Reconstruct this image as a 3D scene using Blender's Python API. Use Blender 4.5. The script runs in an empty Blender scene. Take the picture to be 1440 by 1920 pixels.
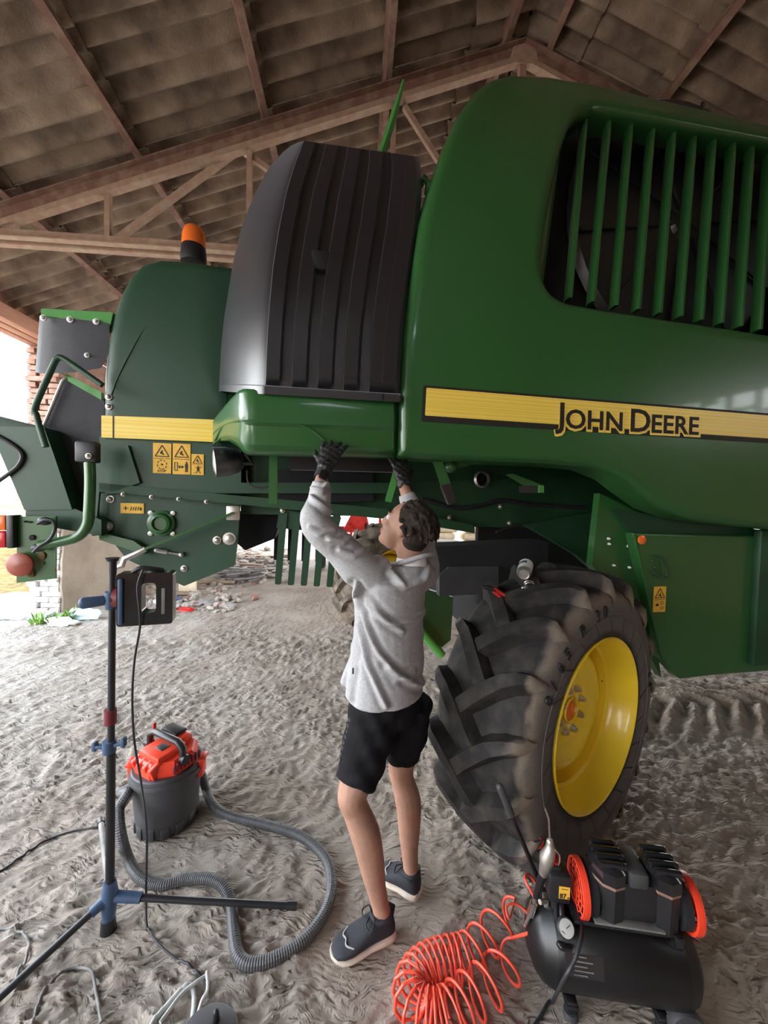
import bpy, bmesh, math, random
import numpy as np
from mathutils import Vector as V, Matrix as M, noise as MN
from mathutils.geometry import tessellate_polygon, delaunay_2d_cdt

random.seed(7)
S = bpy.context.scene
COL = S.collection
PI = math.pi
rad = math.radians

# ------------------------------------------------------------------ camera
FPX, PITCH, ROLL, EYE = 721.0, rad(2.0), rad(1.5), 1.7
_f = V((0, math.cos(PITCH), -math.sin(PITCH)))
_u = V((0, math.sin(PITCH), math.cos(PITCH)))
_r = V((1, 0, 0))
CR = _r * math.cos(ROLL) + _u * math.sin(ROLL)
CU = _u * math.cos(ROLL) - _r * math.sin(ROLL)
cd = bpy.data.cameras.new('camera')
cam = bpy.data.objects.new('camera', cd)
COL.objects.link(cam)
cd.sensor_fit = 'VERTICAL'
cd.sensor_height = 36.0
cd.sensor_width = 27.0
cd.lens = FPX / 1920.0 * 36.0
cd.clip_start = 0.05
cd.clip_end = 400
cam.matrix_world = M(((CR.x, CU.x, -_f.x, 0), (CR.y, CU.y, -_f.y, 0), (CR.z, CU.z, -_f.z, EYE), (0, 0, 0, 1)))
S.camera = cam

# ------------------------------------------------------------------ sky, sun, exposure
w = bpy.data.worlds.new('sky')
S.world = w
w.use_nodes = True
nt = w.node_tree
bg = nt.nodes['Background']
tc = nt.nodes.new('ShaderNodeTexCoord')
sx = nt.nodes.new('ShaderNodeSeparateXYZ')
rp = nt.nodes.new('ShaderNodeValToRGB')
rp.color_ramp.elements[0].position = 0.0
rp.color_ramp.elements[0].color = (1.0, 0.97, 0.93, 1)
rp.color_ramp.elements[1].position = 0.75
rp.color_ramp.elements[1].color = (0.62, 0.80, 1.0, 1)
nt.links.new(tc.outputs['Generated'], sx.inputs[0])
nt.links.new(sx.outputs['Z'], rp.inputs[0])
nt.links.new(rp.outputs[0], bg.inputs[0])
bg.inputs[1].default_value = 2.6
sl = bpy.data.lights.new('sun', 'SUN')
sl.energy = 1.2
sl.angle = rad(3)
sl.color = (1.0, 0.93, 0.80)
sun = bpy.data.objects.new('sun', sl)
COL.objects.link(sun)
sun.rotation_euler = V((-0.15, -0.62, -0.95)).to_track_quat('-Z', 'Y').to_euler()
S.view_settings.view_transform = 'Standard'
S.view_settings.look = 'None'
S.view_settings.exposure = 2.15
S.view_settings.gamma = 1.0
S.view_settings.use_curve_mapping = False
S.cycles.use_denoising = True
S.cycles.max_bounces = 8
S.cycles.diffuse_bounces = 5
S.cycles.sample_clamp_indirect = 6.0

# ------------------------------------------------------------------ measuring helpers
def ray(px, py):
    return _f + CR * ((px - 720) / FPX) - CU * ((py - 960) / FPX)

def WY(px, py, Y):
    d = ray(px, py)
    return V((0, 0, EYE)) + d * (Y / d.y)

def FL(px, py, z=0.0):
    d = ray(px, py)
    return V((0, 0, EYE)) + d * ((z - EYE) / d.z)

class Fr:
    """a place with its own axes: x along, y inward, z up"""
    def __init__(s, ox, oy, yaw):
        s.o = V((ox, oy, 0)); s.yaw = yaw
        s.x = V((math.cos(yaw), math.sin(yaw), 0)); s.y = V((-math.sin(yaw), math.cos(yaw), 0))
    def L(s, p):
        q = V(p) - s.o
        return V((q.dot(s.x), q.dot(s.y), q.z))
    def P(s, px, py, y=0.0):
        d = ray(px, py); e = V((0, 0, EYE))
        t = (y - (e - s.o).dot(s.y)) / d.dot(s.y)
        return s.L(e + d * t)

# ------------------------------------------------------------------ mesh helpers
def catmull(pts, n, closed=False):
    pts = [V(p) for p in pts]
    out = []
    m = len(pts)
    segs = m if closed else m - 1
    for i in range(segs):
        if closed:
            a, b, c, d = pts[(i - 1) % m], pts[i], pts[(i + 1) % m], pts[(i + 2) % m]
        else:
            b, c = pts[i], pts[i + 1]
            a = pts[i - 1] if i > 0 else b * 2 - c
            d = pts[i + 2] if i + 2 < m else c * 2 - b
        for k in range(n):
            t = k / n
            out.append(0.5 * ((2 * b) + (c - a) * t + (2 * a - 5 * b + 4 * c - d) * t * t + (3 * b - a - 3 * c + d) * t ** 3))
    if not closed:
        out.append(pts[-1])
    return out

def resample(pts, step):
    L = [0.0]
    for a, b in zip(pts, pts[1:]):
        L.append(L[-1] + (b - a).length)
    n = max(2, int(L[-1] / step))
    out = []; j = 0
    for k in range(n + 1):
        s = L[-1] * k / n
        while j < len(L) - 2 and L[j + 1] < s:
            j += 1
        t = (s - L[j]) / max(1e-9, L[j + 1] - L[j])
        out.append(pts[j].lerp(pts[j + 1], t))
    return out

def tube(bm, pts, r, n=10, dome=False, closed=False, up=None, cap=True, level=False):
    """sweep an ellipse along pts; r: number, list, or list of (across, along up)"""
    pts = [V(p) for p in pts]
    m = len(pts)
    rs = list(r) if isinstance(r, (list, tuple)) and len(r) == m else [r] * m
    rs = [x if isinstance(x, (tuple, list)) else (x, x) for x in rs]
    tang = []
    for i in range(m):
        a = pts[(i - 1) % m] if (closed or i > 0) else pts[i]
        b = pts[(i + 1) % m] if (closed or i < m - 1) else pts[i]
        tang.append((b - a).normalized())
    if level:
        tang = [V((0, 0, 1))] * m
    if dome:
        pre = []; post = []
        for k in (80, 55, 28):
            a = rad(k)
            pre.append((pts[0] - tang[0] * rs[0][0] * math.sin(a), (rs[0][0] * math.cos(a), rs[0][1] * math.cos(a)), tang[0]))
            post.append((pts[-1] + tang[-1] * rs[-1][0] * math.sin(a), (rs[-1][0] * math.cos(a), rs[-1][1] * math.cos(a)), tang[-1]))
        pts = [p[0] for p in pre] + pts + [p[0] for p in post[::-1]]
        rs = [p[1] for p in pre] + rs + [p[1] for p in post[::-1]]
        tang = [p[2] for p in pre] + tang + [p[2] for p in post[::-1]]
        m = len(pts)
    t0 = tang[0]
    nrm = V(up) if up is not None else (V((0, 0, 1)) if abs(t0.z) < 0.9 else V((0, 1, 0)))
    rings = []
    for i in range(m):
        t = tang[i]
        if up is not None:
            nrm = V(up)
        nrm = (nrm - t * nrm.dot(t))
        if nrm.length < 1e-6:
            nrm = t.orthogonal()
        nrm.normalize()
        side = t.cross(nrm)
        ring = []
        for k in range(n):
            a = 2 * PI * k / n
            ring.append(bm.verts.new(pts[i] + side * math.cos(a) * rs[i][0] + nrm * math.sin(a) * rs[i][1]))
        rings.append(ring)
    for i in range(m if closed else m - 1):
        A, B = rings[i], rings[(i + 1) % m]
        for k in range(n):
            bm.faces.new((A[k], A[(k + 1) % n], B[(k + 1) % n], B[k]))
    if cap and not closed:
        bm.faces.new(rings[0][::-1]); bm.faces.new(rings[-1])

def ball(bm, c, r, R=None, seg=16, rings=10):
    r = r if isinstance(r, (tuple, list)) else (r, r, r)
    m = M.Translation(V(c)) @ (R.to_4x4() if R else M.Identity(4)) @ M.Diagonal((r[0], r[1], r[2], 1))
    bmesh.ops.create_uvsphere(bm, u_segments=seg, v_segments=rings, radius=1.0, matrix=m)

def box(bm, c, s, R=None, bev=0.0, seg=2):
    m = M.Translation(V(c)) @ (R.to_4x4() if R else M.Identity(4)) @ M.Diagonal((s[0], s[1], s[2], 1))
    g = bmesh.ops.create_cube(bm, size=1.0, matrix=m)
    if bev > 0:
        es = list({e for v in g['verts'] for e in v.link_edges})
        bmesh.ops.bevel(bm, geom=es, offset=bev, segments=seg, profile=0.5, affect='EDGES')

def beam(bm, a, b, wd, ht, up=(0, 0, 1), bev=0.0):
    """a bar of rectangular section from a to b"""
    a = V(a); b = V(b); t = (b - a).normalized(); u = V(up); u = (u - t * u.dot(t)).normalized(); s = t.cross(u)
    R = M((s, t, u)).transposed()
    box(bm, (a + b) / 2, (wd, (b - a).length, ht), R, bev)

def lathe(bm, prof, n=32, mat=None, close=False):
    """prof: (radius, height) pairs round z, moved by mat"""
    mat = mat or M.Identity(4)
    rings = []
    for r, h in prof:
        rings.append([bm.verts.new(mat @ V((r * math.cos(2 * PI * k / n), r * math.sin(2 * PI * k / n), h))) for k in range(n)])
    for A, B in zip(rings, rings[1:]):
        for k in range(n):
            bm.faces.new((A[k], A[(k + 1) % n], B[(k + 1) % n], B[k]))
    if close:
        bm.faces.new(rings[0][::-1]); bm.faces.new(rings[-1])

def grid(bm, rows, closed=False):
    vs = [[bm.verts.new(p) for p in r] for r in rows]
    for A, B in zip(vs, vs[1:]):
        m = len(A)
        for k in range(m if closed else m - 1):
            bm.faces.new((A[k], A[(k + 1) % m], B[(k + 1) % m], B[k]))
    return vs

def plate(bm, pts, ext):
    """a polygon given thickness: ext is the way to the back face"""
    pts = [V(p) for p in pts]; ext = V(ext)
    n = (pts[1] - pts[0]).cross(pts[2] - pts[0])
    tri = tessellate_polygon([pts])
    A = [bm.verts.new(p) for p in pts]; B = [bm.verts.new(p + ext) for p in pts]
    for t in tri:
        bm.faces.new([A[i] for i in t]); bm.faces.new([B[i] for i in reversed(t)])
    k = len(pts)
    for i in range(k):
        bm.faces.new((A[i], A[(i + 1) % k], B[(i + 1) % k], B[i]))

def fillet(pts, seg=5):
    """2-D points (x, y[, r]); corners with r are rounded"""
    out = []
    n = len(pts)
    for i, p in enumerate(pts):
        r = p[2] if len(p) > 2 else 0
        P = V((p[0], p[1]))
        if r <= 0:
            out.append(P); continue
        A = V(pts[i - 1][:2]); B = V(pts[(i + 1) % n][:2])
        a = (A - P).normalized(); b = (B - P).normalized()
        h = math.acos(max(-1, min(1, a.dot(b)))) / 2
        d = min(r / max(0.05, math.tan(h)), (A - P).length * 0.49, (B - P).length * 0.49)
        q0 = P + a * d; q1 = P + b * d
        for k in range(seg + 1):
            t = k / seg
            out.append(q0 * (1 - t) ** 2 + P * 2 * t * (1 - t) + q1 * t * t)
    return out

def smooth2(pts, n=4):
    return [V((p.x, p.y)) for p in catmull([V((p[0], p[1], 0)) for p in pts], n)]

def offset_loop(loop, d):
    """loop: 2-D Vectors, counter-clockwise; moved inward by d"""
    out = []
    n = len(loop)
    for i in range(n):
        a, p, b = loop[i - 1], loop[i], loop[(i + 1) % n]
        e0 = (p - a).normalized(); e1 = (b - p).normalized()
        n0 = V((-e0.y, e0.x)); n1 = V((-e1.y, e1.x))
        m = n0 + n1
        if m.length < 1e-6:
            m = n0
        m.normalize()
        out.append(p + m * (d / max(0.5, m.dot(n0))))
    return out

def area2(l):
    return sum(a.x * b.y - b.x * a.y for a, b in zip(l, l[1:] + l[:1])) / 2

def shell(bm, outline, y0=0.0, r=0.03, depth=0.1, holes=(), yfun=None, step=0.25, nr=4):
    """pressed sheet panel in the x-z plane, edge rolled back over radius r; holes: (loop, r, depth)"""
    def clean(l):
        o = []
        for p in l:
            if not o or (p - o[-1]).length > 1e-4:
                o.append(p)
        if (o[0] - o[-1]).length < 1e-4:
            o.pop()
        return o if area2(o) > 0 else o[::-1]
    outline = clean(outline)
    loops = []
    def rings(l, rr, dep, sgn):
        vs = []
        base = [bm.verts.new((p.x, y0 + dep, p.y)) for p in l]
        vs.append(base)
        for k in range(nr + 1):
            a = k / nr * PI / 2
            q = offset_loop(l, sgn * rr * (1 - math.cos(a)))
            vs.append([bm.verts.new((p.x, y0 + rr * (1 - math.sin(a)), p.y)) for p in q])
        q = offset_loop(l, sgn * rr * 1.3)
        vs.append([bm.verts.new((p.x, y0, p.y)) for p in q])
        n = len(l)
        for A, B in zip(vs, vs[1:]):
            for k in range(n):
                bm.faces.new((A[k], A[(k + 1) % n], B[(k + 1) % n], B[k]))
        return vs[-1]
    last = [rings(outline, r, depth, 1)]
    for hl, hr, hd in holes:
        last.append(rings(clean(hl), hr, hd, -1))
    flat = [v for l in last for v in l]
    if len(last) == 1:
        tri = tessellate_polygon([[V((v.co.x, v.co.z, 0)) for v in l] for l in last])
    else:
        p2 = [V((v.co.x, v.co.z)) for v in flat]; ed = []; k0 = 0
        for l in last:
            ed += [(k0 + i, k0 + (i + 1) % len(l)) for i in range(len(l))]; k0 += len(l)
        res = delaunay_2d_cdt(p2, ed, [], 0, 1e-6)
        idm = [o_[0] if o_ else 0 for o_ in res[3]]
        def inside(p, l):
            c_ = False
            for a_, b_ in zip(l, l[1:] + l[:1]):
                if (a_.co.z > p.y) != (b_.co.z > p.y) and p.x < (b_.co.x - a_.co.x) * (p.y - a_.co.z) / (b_.co.z - a_.co.z) + a_.co.x:
                    c_ = not c_
            return c_
        tri = []
        for t_ in res[2]:
            c_ = sum((p2[idm[i]] for i in t_), V((0, 0))) / 3
            if inside(c_, last[0]) and not any(inside(c_, l) for l in last[1:]):
                tri.append([idm[i] for i in t_])
    inner = []
    for t in tri:
        try:
            inner.append(bm.faces.new([flat[i] for i in t]))
        except ValueError:
            pass
    if yfun:
        xs = [v.co.x for v in flat]; zs = [v.co.z for v in flat]
        for lo, hi, no in ((min(zs), max(zs), V((0, 0, 1))), (min(xs), max(xs), V((1, 0, 0)))):
            k = lo + step
            while k < hi:
                fs = set(inner)
                geom = list(fs) + list({e for f in fs for e in f.edges}) + list({v for f in fs for v in f.verts})
                res = bmesh.ops.bisect_plane(bm, geom=geom, plane_co=no * k, plane_no=no)
                inner = [g for g in res['geom'] if isinstance(g, bmesh.types.BMFace)]
                k += step
        for v in bm.verts:
            v.co.y += yfun(v.co.x, v.co.z)

def obj(name, bm, mat, parent=None, ang=38, recalc=True, loc=None):
    if recalc:
        bmesh.ops.recalc_face_normals(bm, faces=bm.faces[:])
    bm.normal_update()
    lim = rad(ang)
    for e in bm.edges:
        if len(e.link_faces) == 2:
            e.smooth = e.calc_face_angle(0.0) < lim
    for f in bm.faces:
        f.smooth = ang > 0
    me = bpy.data.meshes.new(name)
    bm.to_mesh(me); bm.free()
    o = bpy.data.objects.new(name, me)
    COL.objects.link(o)
    if mat:
        me.materials.append(mat)
    if parent:
        o.parent = parent
    if loc is not None:
        o.location = loc
    return o

def B():
    return bmesh.new()

def inst(src, name=None, parent=None):
    o = src.copy()
    if name:
        o.name = name
    if parent is not None:
        o.parent = parent
    COL.objects.link(o)
    return o

def tag(o, label=None, cat=None, group=None, kind=None):
    for k, v in (('label', label), ('category', cat), ('group', group), ('kind', kind)):
        if v:
            o[k] = v
    return o

def empty(name, loc=(0, 0, 0), rz=0.0):
    o = bpy.data.objects.new(name, None)
    COL.objects.link(o)
    o.location = loc; o.rotation_euler = (0, 0, rz)
    o.empty_display_size = 0.1
    return o

def text_geo(bm, body, size, mat4, offset=0.0, small=False, thick=0.0015, space=1.0):
    cu = bpy.data.curves.new('lettering', 'FONT')
    cu.body = body; cu.size = size; cu.offset = offset; cu.extrude = thick; cu.resolution_u = 3
    cu.space_character = space
    if small:
        cu.small_caps_scale = 0.8
        for f in cu.body_format:
            f.use_small_caps = True
    o = bpy.data.objects.new('lettering', cu)
    COL.objects.link(o)
    dg = bpy.context.evaluated_depsgraph_get()
    me = bpy.data.meshes.new_from_object(o.evaluated_get(dg))
    me.transform(mat4)
    bm.from_mesh(me)
    bpy.data.objects.remove(o); bpy.data.curves.remove(cu); bpy.data.meshes.remove(me)

def blob(name, bm, mat, parent, voxel=0.008, smooth=6, edit=None):
    """several closed shapes grown into one skin"""
    bmesh.ops.recalc_face_normals(bm, faces=bm.faces[:])
    me = bpy.data.meshes.new(name); bm.to_mesh(me); bm.free()
    o = bpy.data.objects.new(name, me); COL.objects.link(o)
    md = o.modifiers.new('r', 'REMESH'); md.mode = 'VOXEL'; md.voxel_size = voxel
    if smooth:
        sm = o.modifiers.new('s', 'SMOOTH'); sm.iterations = smooth; sm.factor = 0.5
    dg = bpy.context.evaluated_depsgraph_get()
    m2 = bpy.data.meshes.new_from_object(o.evaluated_get(dg))
    o.modifiers.clear(); o.data = m2; bpy.data.meshes.remove(me)
    m2.name = name
    if edit:
        n = len(m2.vertices)
        co = np.empty(n * 3); m2.vertices.foreach_get('co', co); co = co.reshape(-1, 3)
        no = np.empty(n * 3); m2.vertices.foreach_get('normal', no); no = no.reshape(-1, 3)
        m2.vertices.foreach_set('co', edit(co, no).ravel())
        m2.update()
    m2.polygons.foreach_set('use_smooth', [True] * len(m2.polygons))
    m2.materials.clear(); m2.materials.append(mat)
    if parent:
        o.parent = parent
    return o

# ------------------------------------------------------------------ materials
def pm(name, col, rough=0.5, metal=0.0, var=0.12, scale=6.0, bump=0.0, bscale=80.0, coat=0.0, col2=None, mix=(0.45, 0.7), spec=0.5, detail=4.0, rvar=0.0, stretch=None):
    m = bpy.data.materials.new(name); m.use_nodes = True
    t = m.node_tree; L = t.links.new
    b = t.nodes['Principled BSDF']
    tcn = t.nodes.new('ShaderNodeTexCoord')
    src = tcn.outputs['Object']
    if stretch:
        mp = t.nodes.new('ShaderNodeMapping'); mp.inputs['Scale'].default_value = stretch
        L(src, mp.inputs['Vector']); src = mp.outputs[0]
    nz = t.nodes.new('ShaderNodeTexNoise'); nz.inputs['Scale'].default_value = scale; nz.inputs['Detail'].default_value = detail
    L(src, nz.inputs['Vector'])
    cr = t.nodes.new('ShaderNodeValToRGB')
    if col2:
        cr.color_ramp.elements[0].position, cr.color_ramp.elements[1].position = mix
        cr.color_ramp.elements[0].color = (*col, 1); cr.color_ramp.elements[1].color = (*col2, 1)
    else:
        cr.color_ramp.elements[0].position, cr.color_ramp.elements[1].position = 0.3, 0.7
        cr.color_ramp.elements[0].color = (*[c * (1 - var) for c in col], 1)
        cr.color_ramp.elements[1].color = (*[min(1, c * (1 + var)) for c in col], 1)
    L(nz.outputs[0], cr.inputs[0]); L(cr.outputs[0], b.inputs['Base Color'])
    b.inputs['Roughness'].default_value = rough; b.inputs['Metallic'].default_value = metal
    b.inputs['Specular IOR Level'].default_value = spec
    b.inputs['Coat Weight'].default_value = coat; b.inputs['Coat Roughness'].default_value = 0.06
    if rvar:
        mr = t.nodes.new('ShaderNodeMapRange')
        mr.inputs['To Min'].default_value = rough - rvar; mr.inputs['To Max'].default_value = rough + rvar
        L(nz.outputs[0], mr.inputs[0]); L(mr.outputs[0], b.inputs['Roughness'])
    if bump:
        n2 = t.nodes.new('ShaderNodeTexNoise'); n2.inputs['Scale'].default_value = bscale; n2.inputs['Detail'].default_value = 5
        L(src, n2.inputs['Vector'])
        bp = t.nodes.new('ShaderNodeBump'); bp.inputs['Strength'].default_value = bump; bp.inputs['Distance'].default_value = 0.01
        L(n2.outputs[0], bp.inputs['Height']); L(bp.outputs[0], b.inputs['Normal'])
    return m

G = {}
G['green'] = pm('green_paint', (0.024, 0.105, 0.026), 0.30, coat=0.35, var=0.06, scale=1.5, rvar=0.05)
G['green_dull'] = pm('dull_teal_green_paint', (0.014, 0.055, 0.027), 0.46, var=0.16, scale=5, col2=(0.026, 0.060, 0.032), mix=(0.5, 0.95))  # darker, bluer green than the side hood, with a random second tone
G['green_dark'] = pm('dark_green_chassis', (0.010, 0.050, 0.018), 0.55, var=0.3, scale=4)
G['green_bright'] = pm('light_green_paint', (0.07, 0.28, 0.06), 0.35, coat=0.2, var=0.08, scale=3)
G['yellow'] = pm('rim_yellow', (0.92, 0.66, 0.035), 0.30, coat=0.3, var=0.06, scale=4, rvar=0.06)
G['black_plastic'] = pm('black_grained_plastic', (0.007, 0.007, 0.010), 0.33, var=0.1, scale=8, bump=0.10, bscale=400, spec=0.9)
G['black'] = pm('black_metal', (0.016, 0.016, 0.018), 0.42, var=0.2, scale=9)
G['gloss_black'] = pm('gloss_black', (0.012, 0.012, 0.014), 0.16, var=0.2, scale=9, coat=0.3)
G['tank_black'] = pm('satin_black_tank', (0.007, 0.007, 0.008), 0.38, var=0.2, scale=9)
G['void_black'] = pm('dark_void_metal', (0.008, 0.008, 0.010), 0.85, var=0.3, scale=6)  # near-black for inner parts, and for shade painted into gaps and pockets
G['rubber'] = pm('dusty_tyre_rubber', (0.034, 0.032, 0.031), 0.80, col2=(0.12, 0.10, 0.083), mix=(0.42, 0.85), scale=14, detail=8, bump=0.25, bscale=60, spec=0.25)
G['rubber_far'] = pm('dry_dusty_tyre', (0.10, 0.085, 0.07), 0.9, col2=(0.26, 0.21, 0.16), mix=(0.4, 0.7), scale=8, bump=0.3, spec=0.2)
G['rubber_flap'] = pm('rubber_flap', (0.03, 0.031, 0.038), 0.68, var=0.2, scale=10, bump=0.2, bscale=200)
G['steel'] = pm('zinc_steel', (0.55, 0.53, 0.49), 0.38, metal=0.9, var=0.15, scale=20)
G['chrome'] = pm('chrome', (0.75, 0.75, 0.77), 0.14, metal=1.0, var=0.05, scale=20)
G['rust'] = pm('rusty_red_primer_steel', (0.21, 0.105, 0.072), 0.8, col2=(0.33, 0.22, 0.15), mix=(0.45, 0.75), scale=9, detail=9, bump=0.3, bscale=50)
G['rust_pale'] = pm('dusty_primer_steel', (0.40, 0.24, 0.165), 0.85, col2=(0.46, 0.34, 0.23), mix=(0.4, 0.7), scale=14, detail=9, bump=0.4, bscale=50)
G['asbestos'] = pm('sooty_fibre_cement', (0.165, 0.115, 0.083), 0.95, col2=(0.44, 0.32, 0.225), mix=(0.38, 0.74), scale=3.2, detail=11, bump=0.7, bscale=55, spec=0.15)
G['brick'] = pm('old_red_brick', (0.32, 0.17, 0.12), 0.92, col2=(0.45, 0.33, 0.27), mix=(0.4, 0.8), scale=7, bump=0.5, bscale=40, spec=0.2)
G['whitewash'] = pm('whitewashed_brick', (0.74, 0.70, 0.67), 0.92, col2=(0.52, 0.38, 0.32), mix=(0.55, 0.85), scale=5, bump=0.5, bscale=40, spec=0.2)
G['plaster'] = pm('stained_plaster', (0.36, 0.30, 0.24), 0.95, col2=(0.22, 0.17, 0.13), mix=(0.45, 0.85), scale=2.4, detail=8, bump=0.5, bscale=25, spec=0.15)
G['concrete'] = pm('pale_concrete', (0.50, 0.46, 0.40), 0.92, var=0.25, scale=5, bump=0.3, bscale=30, spec=0.2)
G['wood'] = pm('weathered_wood', (0.33, 0.235, 0.15), 0.85, col2=(0.20, 0.14, 0.10), mix=(0.4, 0.7), scale=6, bump=0.3, bscale=50, stretch=(1, 8, 8))
G['wood_red'] = pm('reddish_timber', (0.50, 0.24, 0.15), 0.8, var=0.15, scale=6, bump=0.2, bscale=50, stretch=(8, 1, 8))
G['orange'] = pm('orange_plastic', (0.80, 0.055, 0.022), 0.38, var=0.06, scale=12)
G['orange_lens'] = pm('amber_lens', (0.85, 0.17, 0.02), 0.22, var=0.06, scale=12, coat=0.4)
G['red_lens'] = pm('red_lens', (0.55, 0.01, 0.015), 0.25, var=0.06, scale=12, coat=0.4)
G['reflector'] = pm('dull_red_reflector', (0.28, 0.06, 0.035), 0.4, var=0.15, scale=30)
G['red'] = pm('red_paint', (0.50, 0.02, 0.015), 0.5, var=0.25, scale=6)
G['maroon'] = pm('dark_red_plastic', (0.16, 0.02, 0.025), 0.45, var=0.15, scale=20)
G['hose_red'] = pm('coral_red_polyurethane', (0.82, 0.085, 0.045), 0.3, var=0.05, scale=10, coat=0.2)
G['blue'] = pm('slate_blue_plastic', (0.045, 0.085, 0.16), 0.5, var=0.15, scale=14)
G['tank'] = pm('charcoal_plastic', (0.050, 0.050, 0.054), 0.55, var=0.25, scale=9, bump=0.1, bscale=120)
G['hose'] = pm('grey_corrugated_plastic', (0.085, 0.085, 0.09), 0.45, var=0.2, scale=8)
G['cable'] = pm('black_cable', (0.022, 0.022, 0.026), 0.5, var=0.2, scale=30)
G['cable_grey'] = pm('dusty_grey_cable', (0.17, 0.16, 0.15), 0.6, var=0.35, scale=12)
G['cable_white'] = pm('pale_grey_cable', (0.46, 0.46, 0.44), 0.5, var=0.2, scale=12)
G['sticker'] = pm('yellow_sticker', (0.78, 0.46, 0.05), 0.5, var=0.1, scale=30)
G['ink'] = pm('black_ink', (0.015, 0.013, 0.012), 0.6, var=0.1, scale=30)
G['stripe'] = pm('yellow_stripe_film', (0.88, 0.62, 0.075), 0.35, col2=(0.92, 0.70, 0.15), mix=(0.46, 0.54), scale=9, detail=0, stretch=(0.02, 1, 14))
G['skin'] = pm('skin', (0.37, 0.205, 0.145), 0.55, var=0.12, scale=18, bump=0.08, bscale=160, spec=0.35)
G['shirt'] = pm('heather_grey_jersey', (0.40, 0.40, 0.41), 0.95, var=0.13, scale=120, detail=6, bump=0.40, bscale=22, spec=0.1)
G['shorts'] = pm('black_cotton', (0.011, 0.011, 0.013), 0.9, var=0.2, scale=60, bump=0.15, bscale=200, spec=0.15)
G['glove'] = pm('black_nitrile_glove', (0.018, 0.018, 0.019), 0.42, var=0.2, scale=30, bump=0.5, bscale=70)
G['hair'] = pm('dark_brown_hair', (0.020, 0.014, 0.011), 0.6, col2=(0.055, 0.038, 0.030), mix=(0.4, 0.75), scale=30, bump=0.8, bscale=60, stretch=(5, 5, 1.2), spec=0.25)
G['shoe'] = pm('navy_black_mesh_shoe', (0.019, 0.021, 0.028), 0.75, var=0.25, scale=90, bump=0.2, bscale=250)
G['sole'] = pm('cream_rubber_sole', (0.62, 0.53, 0.43), 0.7, var=0.15, scale=30)
G['lace'] = pm('black_lace', (0.012, 0.012, 0.014), 0.8, var=0.1, scale=50)
G['white'] = pm('white_plastic', (0.78, 0.78, 0.76), 0.45, var=0.06, scale=10)
G['glass'] = pm('lamp_glass', (0.80, 0.80, 0.78), 0.12, var=0.04, scale=6, coat=0.5)
G['eye'] = pm('eye', (0.05, 0.03, 0.02), 0.2, var=0.1, scale=40)
G['lip'] = pm('lip', (0.42, 0.16, 0.13), 0.5, var=0.1, scale=40)
G['straw'] = pm('darkened_straw', (0.17, 0.115, 0.045), 0.95, col2=(0.065, 0.045, 0.02), mix=(0.4, 0.75), scale=9, detail=9, bump=0.8, bscale=30, spec=0.1)  # straw colour darkened so the sunlit heap does not burn out
G['weed'] = pm('weed_green', (0.20, 0.36, 0.06), 0.7, var=0.3, scale=8)
G['leaf'] = pm('tree_green', (0.10, 0.20, 0.04), 0.7, var=0.5, scale=6)
G['stone'] = pm('grey_stone', (0.34, 0.30, 0.26), 0.92, col2=(0.48, 0.42, 0.36), mix=(0.4, 0.7), scale=9, bump=0.4, bscale=30)
G['rag'] = pm('dusty_rag', (0.30, 0.28, 0.27), 0.95, var=0.25, scale=9, bump=0.5, bscale=40)
G['rag_blue'] = pm('pale_blue_plastic_bag', (0.58, 0.68, 0.70), 0.5, var=0.2, scale=9, bump=0.4, bscale=30)
G['sack'] = pm('pale_sack', (0.74, 0.62, 0.45), 0.9, var=0.2, scale=6, bump=0.3, bscale=40)

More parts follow.
